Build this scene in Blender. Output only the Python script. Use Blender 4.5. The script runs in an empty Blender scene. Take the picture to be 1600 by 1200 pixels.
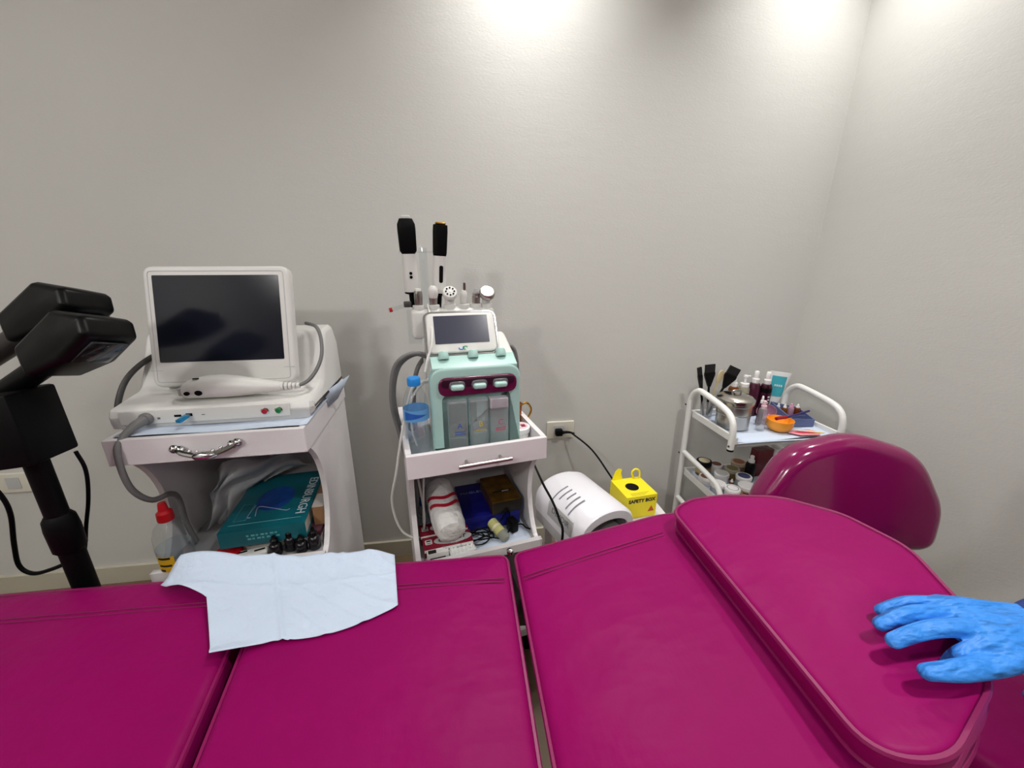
import bpy, bmesh, math, random
from mathutils import Vector, Matrix, Euler
random.seed(7)
PI = math.pi
SC = bpy.context.scene
COL = SC.collection

# ------------------------------------------------------------------ camera, light, exposure
FPX, PITCH, CAMH = 620.0, math.radians(17.5), 1.25
cam_d = bpy.data.cameras.new('camera'); cam = bpy.data.objects.new('camera', cam_d); COL.objects.link(cam)
cam.location = (0, 0, CAMH); cam.rotation_euler = (PI/2 - PITCH, 0, 0)
cam_d.sensor_fit = 'HORIZONTAL'; cam_d.sensor_width = 36; cam_d.lens = 36*FPX/1600; cam_d.clip_start = .02
SC.camera = cam
w = bpy.data.worlds.new('world'); SC.world = w; w.use_nodes = True
w.node_tree.nodes['Background'].inputs[0].default_value = (.8, .85, .9, 1)
w.node_tree.nodes['Background'].inputs[1].default_value = .05
SC.view_settings.view_transform = 'Standard'; SC.view_settings.look = 'None'
SC.view_settings.gamma = 1; SC.view_settings.use_curve_mapping = False
SC.view_settings.exposure = 0.48
CEIL = 2.45
# ceiling lamps: (distance along back wall from right corner, distance from back wall, watts, spread deg)
LAMPS = [(1.20, .22, 3.4, 105), (.24, .26, 2.9, 105), (1.15, 3.1, 34, 0), (2.8, 2.8, 112, 0), (.72, 1.45, 7.5, 140), (3.2, 1.5, 6, 160)]   # spread 0 = unseen lamp, globe form made up to light the wall top

# ------------------------------------------------------------------ picture-plane helper: pixel + height -> point of the room
SP, CP = math.sin(PITCH), math.cos(PITCH)
def ray(u, v):
    a = (u-800)/FPX; b = (v-600)/FPX
    return Vector((a, CP-b*SP, -(SP+b*CP)))
def at(u, v, z):
    r = ray(u, v); return Vector((0, 0, CAMH)) + r*((z-CAMH)/r.z)
def aty(u, v, y):
    r = ray(u, v); return Vector((0, 0, CAMH)) + r*(y/r.y)

# ------------------------------------------------------------------ materials
def lin(c):
    c = c/255
    return c/12.92 if c <= .04045 else ((c+.055)/1.055)**2.4
def rgb(c): return (lin(c[0]), lin(c[1]), lin(c[2]), 1)
MATS = {}
def M(name, c, rough=.5, metal=0, var=None, bump=None, emit=0, coat=0, sss=0, spec=.5):
    if name in MATS: return MATS[name]
    m = bpy.data.materials.new(name); m.use_nodes = True; nt = m.node_tree; b = nt.nodes['Principled BSDF']
    b.inputs['Base Color'].default_value = rgb(c); b.inputs['Roughness'].default_value = rough
    b.inputs['Metallic'].default_value = metal; b.inputs['Coat Weight'].default_value = coat
    b.inputs['Specular IOR Level'].default_value = spec
    tc = nt.nodes.new('ShaderNodeTexCoord')
    if var:
        n = nt.nodes.new('ShaderNodeTexNoise'); n.inputs['Scale'].default_value = var[0]; n.inputs['Detail'].default_value = 4
        nt.links.new(tc.outputs['Object'], n.inputs['Vector'])
        r = nt.nodes.new('ShaderNodeValToRGB'); k = var[1]
        r.color_ramp.elements[0].position = .3; r.color_ramp.elements[1].position = .7
        r.color_ramp.elements[0].color = [x*(1-k) for x in rgb(c)[:3]]+[1]; r.color_ramp.elements[1].color = [min(1, x*(1+k)) for x in rgb(c)[:3]]+[1]
        nt.links.new(n.outputs['Fac'], r.inputs['Fac']); nt.links.new(r.outputs['Color'], b.inputs['Base Color'])
    if bump:
        prev = None
        for (sc, st, dist, stretch) in (bump if isinstance(bump, list) else [bump]):
            mp = nt.nodes.new('ShaderNodeMapping'); mp.inputs['Scale'].default_value = stretch
            nt.links.new(tc.outputs['Object'], mp.inputs['Vector'])
            n = nt.nodes.new('ShaderNodeTexNoise'); n.inputs['Scale'].default_value = sc; n.inputs['Detail'].default_value = 3
            nt.links.new(mp.outputs['Vector'], n.inputs['Vector'])
            bp = nt.nodes.new('ShaderNodeBump'); bp.inputs['Strength'].default_value = st; bp.inputs['Distance'].default_value = dist
            nt.links.new(n.outputs['Fac'], bp.inputs['Height'])
            if prev: nt.links.new(prev.outputs['Normal'], bp.inputs['Normal'])
            prev = bp
        nt.links.new(prev.outputs['Normal'], b.inputs['Normal'])
    if emit:
        b.inputs['Emission Color'].default_value = rgb(c); b.inputs['Emission Strength'].default_value = emit
    MATS[name] = m; return m
def CLEAR(name, tint=(235, 240, 242), gloss=.25, rough=.05, body=0.0):
    """thin clear plastic: transparent film with a Fresnel gloss and a little haze"""
    if name in MATS: return MATS[name]
    m = bpy.data.materials.new(name); m.use_nodes = True; nt = m.node_tree; nt.nodes.remove(nt.nodes['Principled BSDF'])
    out = nt.nodes['Material Output']
    tr = nt.nodes.new('ShaderNodeBsdfTransparent'); tr.inputs[0].default_value = rgb(tint)
    gl = nt.nodes.new('ShaderNodeBsdfGlossy'); gl.inputs['Roughness'].default_value = rough
    lw = nt.nodes.new('ShaderNodeLayerWeight'); lw.inputs['Blend'].default_value = .5
    pw = nt.nodes.new('ShaderNodeMath'); pw.operation = 'POWER'; pw.inputs[1].default_value = 3.5; nt.links.new(lw.outputs['Facing'], pw.inputs[0])
    fr = nt.nodes.new('ShaderNodeMath'); fr.operation = 'MULTIPLY_ADD'; fr.inputs[1].default_value = .5; fr.inputs[2].default_value = .05; nt.links.new(pw.outputs[0], fr.inputs[0])
    df = nt.nodes.new('ShaderNodeBsdfDiffuse'); df.inputs[0].default_value = rgb(tint)
    m1 = nt.nodes.new('ShaderNodeMixShader'); m1.inputs[0].default_value = body
    nt.links.new(tr.outputs[0], m1.inputs[1]); nt.links.new(df.outputs[0], m1.inputs[2])
    m2 = nt.nodes.new('ShaderNodeMixShader'); nt.links.new(fr.outputs[0], m2.inputs[0])
    nt.links.new(m1.outputs[0], m2.inputs[1]); nt.links.new(gl.outputs[0], m2.inputs[2]); nt.links.new(m2.outputs[0], out.inputs[0])
    MATS[name] = m; return m

WALL = M('wall_paint', (206, 205, 201), .5, var=(1.2, .02), bump=[(110, .13, .003, (1, 1, 2.4)), (14, .14, .004, (.6, .6, 2))])
WALLD = M('taupe_panel', (104, 97, 90), .7)
CEILM = M('ceiling_paint', (228, 228, 224), .8)
FLOORM = M('floor_vinyl', (112, 94, 70), .5, var=(6, .15))
BASEB = M('baseboard_paint', (196, 190, 172), .5)
VINYL = M('magenta_vinyl', (138, 8, 88), .42, var=(3, .07), bump=[(420, .10, .0008, (1, 1, 1)), (6, .5, .014, (1, 1.8, 1)), (17, .18, .006, (2, 1, 1))], spec=.09)
VINYLG = M('magenta_gloss_vinyl', (122, 10, 76), .14, coat=.4, bump=(3, .05, .004, (1, 1, 1)))
PIPE = M('magenta_piping', (132, 10, 82), .4)
STITCH = M('stitch_groove', (118, 8, 72), .6)
WHITE = M('white_lacquer', (226, 222, 224), .4, var=(9, .03))
WHITEM = M('white_metal', (232, 232, 230), .28)
PLAS = M('white_plastic', (222, 221, 218), .38)
PLASG = M('pale_grey_plastic', (190, 190, 190), .45)
GREY = M('grey_rubber', (112, 112, 112), .5)
DGREY = M('dark_grey_rubber', (62, 61, 60), .5)
TUBEW = M('white_tube', (226, 226, 222), .35)
BLACK = M('black_plastic', (6, 6, 7), .5, spec=.12)
BLACKS = M('black_satin', (7, 7, 8), .36, spec=.18)
SCREEN = M('dark_screen', (20, 23, 34), .14, var=(4, .12), spec=.3)
SCREENS = M('grey_blue_screen', (64, 66, 82), .2, var=(5, .08))
CHROME = M('chrome', (205, 205, 205), .16, 1, bump=(60, .15, .002, (1, 1, 1)))
STEEL = M('brushed_steel', (178, 175, 170), .3, 1)
GOLD = M('gold_metal', (178, 130, 50), .25, 1)
MINT = M('mint_plastic', (168, 204, 198), .35)
MAROON = M('maroon_gloss', (92, 18, 58), .18)
PAPERB = M('pale_blue_paper', (196, 210, 230), .85, bump=[(30, .8, .008, (1, 1, 1)), (500, .2, .0006, (1, 4, 1))])
PAPERL = M('liner_paper', (200, 212, 230), .8, bump=(14, .4, .004, (1, 1, 1)))
GLOVE = M('blue_nitrile', (52, 136, 226), .5, bump=[(20, 1, .03, (.5, 1.5, 1)), (55, .6, .008, (.6, 1.4, 1))])
REDP = M('red_plastic', (186, 16, 28), .35)
YELL = M('yellow_card', (236, 218, 20), .55)
INK = M('black_ink', (24, 22, 20), .6)
INKW = M('white_ink', (210, 214, 220), .6)
INKG = M('grey_ink', (112, 112, 118), .6)
CL = CLEAR('clear_plastic', (250, 252, 253)); CLH = CLEAR('hazy_plastic', (240, 241, 243), body=.14, rough=.12); WATER = CLEAR('clear_water', (243, 248, 251), body=.08)
AMB = CLEAR('amber_glass', (190, 110, 30), body=.25); PURP = CLEAR('plum_plastic', (96, 40, 66), body=.55); PINKC = CLEAR('pink_plastic', (222, 178, 200), body=.45)

# ------------------------------------------------------------------ object helpers
def link(o, parent=None):
    COL.objects.link(o)
    if parent: o.parent = parent
    return o
def thing(name, label, cat, loc=(0, 0, 0), rz=0, group=None):
    o = bpy.data.objects.new(name, None); o.empty_display_size = .05; link(o)
    o.location = loc; o.rotation_euler = (0, 0, rz); return tag(o, label, cat, group)
def tag(o, label, cat, group=None):
    o['label'] = label; o['category'] = cat
    if group: o['group'] = group
    return o
def obj(name, bm, mat, parent=None, smooth=True, loc=None, rot=None, label=None, angle=40):
    bmesh.ops.recalc_face_normals(bm, faces=bm.faces[:])
    me = bpy.data.meshes.new(name); bm.to_mesh(me); bm.free()
    mats = mat if isinstance(mat, (list, tuple)) else [mat]
    for m in mats: me.materials.append(m)
    if smooth:
        me.polygons.foreach_set('use_smooth', [True]*len(me.polygons))
        me.set_sharp_from_angle(angle=math.radians(angle))
    o = bpy.data.objects.new(name, me); link(o, parent)
    if loc is not None: o.location = loc
    if rot is not None: o.rotation_euler = rot
    if label: o['label'] = label
    return o
def copy_tree(o, parent=None):
    c = o.copy(); COL.objects.link(c); c.parent = parent
    for ch in o.children: copy_tree(ch, c)
    return c
def struct(o): o['kind'] = 'structure'; return o
def nb(): return bmesh.new()
def MT(loc=(0, 0, 0), rot=(0, 0, 0)): return Matrix.Translation(loc) @ Euler(rot).to_matrix().to_4x4()
def box(bm, c, s, bev=0, rot=(0, 0, 0), seg=2):
    r = bmesh.ops.create_cube(bm, size=1, matrix=MT(c, rot) @ Matrix.Diagonal((s[0], s[1], s[2], 1)))
    if bev:
        es = list({e for v in r['verts'] for e in v.link_edges})
        bmesh.ops.bevel(bm, geom=es, offset=bev, segments=seg, profile=.5, affect='EDGES')
    return bm
def bx(x0, x1, y0, y1, z0, z1, bev=0, bm=None):
    return box(bm or nb(), ((x0+x1)/2, (y0+y1)/2, (z0+z1)/2), (x1-x0, y1-y0, z1-z0), bev)
def rings(bm, rs, closed=True, cap0=True, cap1=True):
    vs = [[bm.verts.new(p) for p in r] for r in rs]; n = len(vs[0])
    for a, b in zip(vs, vs[1:]):
        for i in range(n if closed else n-1):
            j = (i+1) % n
            try: bm.faces.new((a[i], a[j], b[j], b[i]))
            except ValueError: pass
    if cap0: bm.faces.new(vs[0][::-1])
    if cap1: bm.faces.new(vs[-1])
    return bm
def lathe(bm, prof, seg=24, mat=None, o=(0, 0, 0), cap0=True, cap1=True, sx=1, sy=1):
    T = mat or Matrix.Translation(o)
    rs = [[T @ Vector((max(r, 1e-4)*math.cos(2*PI*i/seg)*sx, max(r, 1e-4)*math.sin(2*PI*i/seg)*sy, z)) for i in range(seg)] for r, z in prof]
    return rings(bm, rs, True, cap0, cap1)
def cr(pts, n=6, closed=False):
    P = [Vector(p) for p in pts]; out = []; k = len(P)
    for i in range(k if closed else k-1):
        p1, p2 = P[i], P[(i+1) % k]
        p0 = P[(i-1) % k] if closed or i > 0 else p1*2-p2
        p3 = P[(i+2) % k] if closed or i+2 < k else p2*2-p1
        for j in range(n):
            t = j/n
            out.append(.5*((2*p1)+(p2-p0)*t+(2*p0-5*p1+4*p2-p3)*t*t+(3*p1-p0-3*p2+p3)*t**3))
    if not closed: out.append(P[-1])
    return out
def tube(bm, pts, r, seg=8, n=6, closed=False, taper=None):
    P = cr(pts, n, closed) if n else [Vector(p) for p in pts]
    k = len(P); nrm = None; rs = []
    for i, p in enumerate(P):
        t = (P[(i+1) % k]-P[i-1]) if closed else (P[min(i+1, k-1)]-P[max(i-1, 0)])
        t.normalize()
        if nrm is None:
            nrm = t.cross(Vector((0, 0, 1)));
            if nrm.length < .1: nrm = t.cross(Vector((1, 0, 0)))
        nrm = (nrm - t*nrm.dot(t)).normalized(); b = t.cross(nrm)
        rr = r if taper is None else r*(taper[0]+(taper[1]-taper[0])*i/(k-1))
        rs.append([p+(nrm*math.cos(2*PI*j/seg)+b*math.sin(2*PI*j/seg))*rr for j in range(seg)])
    if closed: rs.append(rs[0]); return rings(bm, rs, True, False, False)
    return rings(bm, rs)
def fillet(pts, r, n=5):
    """round the corners of a 2-D polygon; r is one radius or a list"""
    out = []; k = len(pts)
    for i in range(k):
        p = Vector(pts[i][:2]); a = Vector(pts[i-1][:2]); b = Vector(pts[(i+1) % k][:2])
        rr = r[i] if isinstance(r, (list, tuple)) else r
        if rr <= 0: out.append(p); continue
        u = (a-p).normalized(); v = (b-p).normalized()
        ang = math.acos(max(-1, min(1, u.dot(v)))); L = rr/math.tan(ang/2)
        L = min(L, (a-p).length*.49, (b-p).length*.49)
        s, e = p+u*L, p+v*L
        for j in range(n+1):
            t = j/n; out.append((s*(1-t)**2)+(p*2*t*(1-t))+(e*t*t))
    return out
def dense(poly, step):
    out = []; k = len(poly)
    for i in range(k):
        a, b = Vector(poly[i]), Vector(poly[(i+1) % k]); m = max(1, int((b-a).length/step))
        for j in range(m): out.append(a.lerp(b, j/m))
    return out
def rrect(w, h, r, n=5): return fillet([(-w/2, -h/2), (w/2, -h/2), (w/2, h/2), (-w/2, h/2)], r, n)
def inset(poly, d):
    k = len(poly); out = []; area = sum(poly[i-1][0]*poly[i][1]-poly[i][0]*poly[i-1][1] for i in range(k)); sg = 1 if area > 0 else -1
    for i in range(k):
        p = Vector(poly[i]); t = (Vector(poly[(i+1) % k])-Vector(poly[i-1])).normalized()
        out.append(p+Vector((-t.y, t.x))*d*sg)
    return out
def pad(bm, poly, z0, z1, r, crown=0, nq=4, nc=6, T=None, r0=None):
    """cushion: outline extruded z0..z1 with rounded rims and a domed top"""
    T = T or Matrix(); rs = []; r0 = r if r0 is None else r0
    for i in range(nq+1):
        a = PI/2*i/nq
        q = inset(poly, r0*(1-math.sin(a))); rs.append([T @ Vector((p[0], p[1], z0+r0*(1-math.cos(a)))) for p in q])
    for i in range(nq+1):
        a = PI/2*i/nq
        q = inset(poly, r*(1-math.cos(a))); rs.append([T @ Vector((p[0], p[1], z1-r+r*math.sin(a))) for p in q])
    q = inset(poly, r); c = sum((Vector(p) for p in q), Vector((0, 0)))/len(q)
    if crown:
        for i in range(1, nc+1):
            f = 1-i/nc if i < nc else .015
            rs.append([T @ Vector((c.x+(p[0]-c.x)*f, c.y+(p[1]-c.y)*f, z1+crown*(1-f**2.6))) for p in q])
    return rings(bm, rs)
def prism(bm, poly, z0, z1, T=None):
    T = T or Matrix()
    return rings(bm, [[T @ Vector((p[0], p[1], z)) for p in poly] for z in (z0, z1)])
TXZ = Matrix(((1, 0, 0, 0), (0, 0, -1, 0), (0, 1, 0, 0), (0, 0, 0, 1)))      # (x,y,z)->(x,-z,y): drawn upright facing -y
TYZ = Matrix(((0, 0, 1, 0), (1, 0, 0, 0), (0, 1, 0, 0), (0, 0, 0, 1)))       # (a,b,h)->(h,a,b): side profile extruded in x
def text(s, size, mat, parent, T, name='lettering', align='CENTER', ext=.0003, sx=1, shear=0, bold=0):
    cu = bpy.data.curves.new('t', 'FONT'); cu.body = s; cu.size = size; cu.align_x = align; cu.align_y = 'CENTER'; cu.extrude = ext; cu.resolution_u = 2
    cu.shear = shear; cu.offset = bold
    t = bpy.data.objects.new('t', cu); COL.objects.link(t)
    me = bpy.data.meshes.new_from_object(t.evaluated_get(bpy.context.evaluated_depsgraph_get()))
    bpy.data.objects.remove(t); bpy.data.curves.remove(cu)
    me.materials.clear(); me.materials.append(mat); me.transform(Matrix.Diagonal((sx, 1, 1, 1)))
    o = bpy.data.objects.new(name, me); link(o, parent); o.matrix_local = T; return o
UP = TXZ.copy()

# ------------------------------------------------------------------ room shell
YW = math.radians(8)
WC = Vector((1.239, 1.699, 0)); WU = Vector((-math.cos(YW), -math.sin(YW), 0)); WN = Vector((math.sin(YW), -math.cos(YW), 0))
def wp(u, n, z=0): return WC+WU*u+WN*n+Vector((0, 0, z))
RW, RD = 3.6, 4.4
def slab(name, u0, u1, n0, n1, z0, z1, mat):
    bm = nb(); rings(bm, [[wp(u0, n0, z), wp(u1, n0, z), wp(u1, n1, z), wp(u0, n1, z)] for z in (z0, z1)])
    return struct(obj(name, bm, mat, smooth=False))
slab('floor', -.1, RW+.1, -.1, RD+.1, -.1, 0, FLOORM)
slab('ceiling', -.1, RW+.1, -.1, RD+.1, CEIL, CEIL+.1, CEILM)
slab('wall_back', 0, RW, -.1, 0, 0, CEIL, WALL)
slab('wall_right', -.1, 0, -.1, RD+.1, 0, CEIL, WALL)
slab('wall_left', RW, RW+.1, -.1, RD+.1, 0, CEIL, WALL)
slab('wall_front', 0, RW, RD, RD+.1, 0, CEIL, WALLD)
slab('baseboard_back', 0, RW, 0, .012, 0, .075, BASEB)
slab('baseboard_right', 0, .012, .012, RD, 0, .075, BASEB)
LENS = M('lamp_diffuser', (255, 250, 240), .5, emit=6)
PLACE = ['above the middle of the back wall', 'in the corner above the trolley', 'behind the camera on the right', 'behind the camera on the left', 'over the bed', 'at the far left of the bed']
OPAL = M('opal_globe', (255, 252, 244), .4, emit=9)
for i, (u, n, wt, sp) in enumerate(LAMPS):
    kind = ('ceiling_downlight', 'round white recessed ceiling downlight ') if sp else ('ceiling_globe_lamp', 'opal glass globe lamp on the ceiling ')
    t = thing(kind[0], kind[1]+PLACE[i], 'ceiling light', wp(u, n, CEIL), 0, 'ceiling downlights' if sp else 'unseen globe lamps')
    if sp:
        bm = nb(); lathe(bm, [(.062, -.012), (.075, -.008), (.08, 0), (.06, 0), (.058, -.006)], 32, cap0=False, cap1=False); obj('trim_ring', bm, WHITEM, t)
        bm = nb(); lathe(bm, [(.059, -.003), (.059, -.001)], 32); obj('diffuser', bm, LENS, t)
        L = bpy.data.lights.new('downlight_beam', 'AREA'); L.shape = 'DISK'; L.size = .11; L.spread = math.radians(sp); lz = -.014
    else:
        bm = nb(); lathe(bm, [(.05, 0), (.05, -.015), (.03, -.03)], 28); obj('ceiling_rose', bm, WHITEM, t)
        bm = nb(); lathe(bm, [(.06*math.sin(PI*k/14), -.085+.06*math.cos(PI*k/14)) for k in range(15)], 28, cap0=False, cap1=False); obj('globe', bm, OPAL, t)
        L = bpy.data.lights.new('globe_light', 'POINT'); L.shadow_soft_size = .075; lz = -.085
    L.energy = wt; L.color = (1, .985, .955)
    lo = bpy.data.objects.new(L.name, L); link(lo, t); lo.location = (0, 0, lz)
# wall sockets
def outlet(pt, label):
    t = thing('wall_outlet', label, 'outlet', pt, YW)
    bm = nb(); pad(bm, rrect(.118, .078, .006), 0, .009, .003, T=TXZ); obj('plate', bm, M('outlet_ivory', (222, 218, 204), .4), t)
    bm = nb(); pad(bm, rrect(.044, .046, .003), .009, .0105, .001, T=TXZ @ Matrix.Translation((-.005, 0, 0))); obj('socket', bm, PLASG, t)
    return t
q = wp(1.045, 0, .558); outlet(q, 'ivory wall socket plate with a black plug above the yellow box')
outlet(wp(3.07, 0, .475), 'shaded ivory wall socket plate behind the black lamp stand')

# ------------------------------------------------------------------ treatment bed
BY = math.radians(6.4)
bed = thing('treatment_bed', 'magenta vinyl treatment bed in three hinged sections with a raised back', 'bed', (-.005, .763, 0), BY)
BZ, BT, BWD = .60, .075, .53
def bed_section(name, pts, rad, parent=bed, loc=(0, 0, BZ), rot=(0, 0, 0), stitch=None, crown=.006, label=None):
    poly = dense(fillet([(t, -s) for t, s in pts], rad, 8), .035)
    bm = nb(); pad(bm, poly, -BT, 0, .020, crown, nc=8); o = obj(name, bm, VINYL, parent, loc=loc, rot=rot, label=label)
    bm = nb(); tube(bm, [(p[0], p[1], -.010) for p in inset(poly, .0015)], .0042, 6, 0, True); obj('piping', bm, PIPE, o)
    bm = nb(); tube(bm, [(p[0], p[1], -.066) for p in inset(poly, .0015)], .0042, 6, 0, True); obj('piping', bm, PIPE, o)
    if stitch:
        for ds in (0, .009):
            bm = nb(); tube(bm, [(t, -s-ds, z) for t, s, z in stitch], .0010, 6, 5); obj('stitch_line', bm, STITCH, o)
    return o
bed_section('leg_section', [(-.545, 0), (-1.45, 0), (-1.45, BWD), (-.462, BWD)], [.02, .06, .06, .02], stitch=[(-1.43, .075, .0035), (-1.0, .078, .0045), (-.56, .078, .0035)])
bed_section('seat_section', [(-.006, 0), (-.525, 0), (-.442, BWD), (.000, BWD)], [.025, .02, .02, .025], stitch=[(-.5, .078, .0035), (-.26, .077, .0045), (-.02, .082, .0035)])
KB = math.atan(.178)
bed_section('back_section', [(.008, 0), (.40, -.022), (.62, .075), (.70, .265), (.62, .455), (.43, .525), (.016, BWD)][::-1], [.025, .25, .2, .25, .2, .25, .025][::-1],
            loc=(.0, 0, BZ), rot=(0, -KB, 0), stitch=[(.02, .085, .0035), (.2, .066, .0045), (.345, .052, .004)], crown=.007, label='raised back section with a rounded head end')
# frame under the cushions
FR = M('bed_frame_metal', (70, 66, 62), .4, .6)
WOODB = M('bed_board', (120, 100, 78), .6, var=(8, .2))
obj('base_board', bx(-1.40, -.02, -BWD+.03, -.03, BZ-BT-.022, BZ-BT-.002), WOODB, bed, False)
obj('back_board', bx(.03, .60, -.42, -.12, -BT-.020, -BT-.002), WOODB, bed, False, loc=(0, 0, BZ), rot=(0, -KB, 0))
for s in (.06, BWD-.06): obj('side_rail', bx(-1.38, .34, -s-.018, -s+.018, BZ-BT-.062, BZ-BT-.023), FR, bed, False)
for t in (-.9, -.015): obj('cross_bar', bx(t-.015, t+.015, -BWD+.078, -.078, BZ-BT-.060, BZ-BT-.025), FR, bed, False)
for t in (-1.3, .26):
    for s in (.06, BWD-.06): obj('leg', bx(t-.018, t+.018, -s-.018, -s+.018, 0, BZ-BT-.062), FR, bed, False)
bm = nb(); lathe(bm, [(.005, -.006), (.008, -.004), (.008, .004), (.004, .007)], 12, o=(.001, .006, BZ-.004)); obj('hinge_bolt', bm, CHROME, bed)

# D-shaped head pillow lying on the back section
tb = Matrix.Translation((-.005, .763, 0)) @ Matrix.Rotation(BY, 4, 'Z')
tback = tb @ Matrix.Translation((0, 0, BZ)) @ Euler((0, -KB, 0)).to_matrix().to_4x4()
pil = thing('pillow', 'D-shaped magenta vinyl head pillow with piped edges on the bed', 'pillow')
pil.matrix_world = tback @ Matrix.Translation((0, 0, .009))
PP = [(.372, .045), (.372, .505), (.44, .528), (.56, .475), (.645, .385), (.688, .27), (.665, .165), (.60, .08), (.50, .036), (.43, .026)]
pp = dense(fillet([(t, -s) for t, s in PP], [.05, .05, .1, .1, .1, .1, .1, .1, .1, .06], 6), .02)
bm = nb(); pad(bm, pp, 0, .046, .012, .012, nc=8); po = obj('cushion', bm, VINYL, pil)
for z in (.007, .042):
    bm = nb(); tube(bm, [(p[0], p[1], z) for p in inset(pp, .001)], .0045, 6, 0, True); obj('piping', bm, PIPE, pil)

# paper towel
def sheet(name, T, nx, ny, fn, mat, label, cat, thick=.0006):
    bm = nb(); g = [[bm.verts.new(T @ Vector(fn(i/nx, j/ny))) for i in range(nx+1)] for j in range(ny+1)]
    for j in range(ny):
        for i in range(nx): bm.faces.new((g[j][i], g[j][i+1], g[j+1][i+1], g[j+1][i]))
    o = obj(name, bm, mat, angle=75)
    md = o.modifiers.new('thickness', 'SOLIDIFY'); md.thickness = thick
    return tag(o, label, cat)
def towel(a, b):
    # a along the bed (0 left .. 1 right), b from far edge (0) to near edge (1)
    far = Vector((-.66, -.01)).lerp(Vector((-.262, -.008)), a); near = Vector((-.528, .208)).lerp(Vector((-.232, .135)), a)
    p0 = 0
    if a > .3: near += Vector((0, .02*math.sin((a-.3)/.7*PI)))
    p = far.lerp(near, b)
    k2 = max(0, 1-a/.16)**1.3*max(0, 1-abs(b-.16)/.26)**.8
    p += Vector((-.085, .006))*k2
    z = .0105+.004*math.sin(a*9+b*3)*(1-b)+.004*math.sin(a*23+b*7)*.5*(1-b)
    z += .0045*max(0, 1-abs(a-.36)/.022)+.003*max(0, 1-abs(b-.30-.1*a)/.03)+.003*max(0, 1-abs(a-.72+.08*b)/.02)*(1-b)+.0022*max(0, math.sin(a*31-b*17))**4*(a > .4)
    z += .026*math.exp(-((b)/.14)**2)*(1 if a < .9 else (1-a)*10)*(.55+.45*math.cos(a*2.0))
    if a < .2:
        k = (.2-a)/.2; z += .022*k*(1-b)**1.5
    z += .012*math.exp(-((1-b)/.06)**2)*max(0, 1-a/.25)
    z = z*(1-k2)+.012*k2+.016*math.sin(PI*min(1, k2*1.15))
    return (p.x, -p.y, BZ+z)
sheet('paper_towel', tb, 72, 44, towel, PAPERB, 'crumpled pale blue paper towel sheet on the magenta bed', 'paper towel')
# ------------------------------------------------------------------ white wooden carts
def cart(org, yaw, W, D, zt, hf, zs, label, arc, sh2=.12):
    t = thing('storage_cart', label, 'cart', (org[0], org[1], 0), yaw); h = W/2; th = .014
    # open-topped drawer tray
    obj('drawer_front', bx(-h, h, 0, th, zt-hf, zt, .0015), WHITE, t, False)
    obj('drawer_side', bx(-h, -h+th, th, D, zt-hf, zt), WHITE, t, False); obj('drawer_side', bx(h-th, h, th, D, zt-hf, zt), WHITE, t, False)
    obj('drawer_back', bx(-h+th, h-th, D-th, D, zt-hf, zt), WHITE, t, False)
    obj('tray_floor', bx(-h+th, h-th, th, D-th, zt-hf+.006, zt-.035), M('tray_floor_grey', (176, 174, 176), .5), t, False)
    # side panels with a concave front edge
    for sx in (-1, 1):
        z0, z1 = zs-.02, zt-hf; pr = [(.012, z0)]
        for i in range(1, 16):
            f = i/16; pr.append((.012+arc*math.sin(PI*f)**.55, z0+(z1-z0)*f))
        pr += [(.03, z1), (D, z1), (D, .05), (.05, .05), (.02, zs-.1)]
        x0 = h-th-.004 if sx > 0 else -h+.004
        bm = nb(); prism(bm, pr, x0, x0+th, TYZ); obj('side_panel', bm, WHITE, t, False)
    obj('back_panel', bx(-h+th+.004, h-th-.004, D-.012, D-.002, .05, zt-hf), WHITE, t, False)
    for z in (zs, sh2):
        s = obj('shelf', bx(-h+.018, h-.018, .02, D-.012, z-.016, z-.004), M('shelf_grey', (150, 149, 150), .5), t, False)
        obj('shelf_lip', bx(-h+.004, h-.004, .004, .02, z-.018, z+.008), WHITE, s, False)
    for x in (-h+.03, h-.03):
        for y in (.05, D-.04):
            bm = nb(); lathe(bm, [(.016, 0), (.022, .012), (.022, .03), (.012, .05)], 14, o=(x, y, 0)); obj('foot', bm, BLACK, t)
    return t
OA = (-.7125, .845); YA = math.radians(10)
cA = cart(OA, YA, .424, .42, .86, .064, .48, 'white wooden cart with ornate silver drawer pull under the large-screen machine', .10)
TA = Matrix.Translation((OA[0], OA[1], 0)) @ Matrix.Rotation(YA, 4, 'Z')
# ornate pull
bm = nb(); tube(bm, [(-.068, -.006, .832), (-.045, -.017, .824), (0, -.024, .817), (.04, -.017, .826), (.066, -.006, .838)], .0065, 8, 5)
for x, z in ((-.068, .832), (-.056, .829), (.054, .834), (.066, .838)): lathe(bm, [(.002, -.009), (.009, -.005), (.011, 0), (.008, .005), (.002, .008)], 10, T if (T := Matrix.Translation((x, -.008, z)) @ Matrix.Rotation(PI/2, 4, 'X')) else None)
lathe(bm, [(.001, -.03), (.010, -.018), (.0115, 0), (.010, .018), (.001, .03)], 10, Matrix.Translation((0, -.023, .818)) @ Matrix.Rotation(PI/2, 4, 'Y'))
for k in range(7):
    f = (k-3)/3; lathe(bm, [(.001, -.005), (.0045, -.002), (.005, 0), (.0045, .002), (.001, .005)], 8, Matrix.Translation((f*.05, -.020+.010*f*f, .8245+.010*f*f+.003*f)))
obj('drawer_pull', bm, CHROME, cA, label='ornate chrome drawer pull')
OB = (-.0815, .923); YB = math.radians(18.2)
cB = cart(OB, YB, .372, .36, .79, .064, .45, 'white wooden cart with straight bar handle under the mint machine', .085)
bm = nb(); tube(bm, [(-.062, -.026, .755), (.078, -.026, .757)], .0055, 10, 0); obj('drawer_handle', bm, STEEL, cB)
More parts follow.
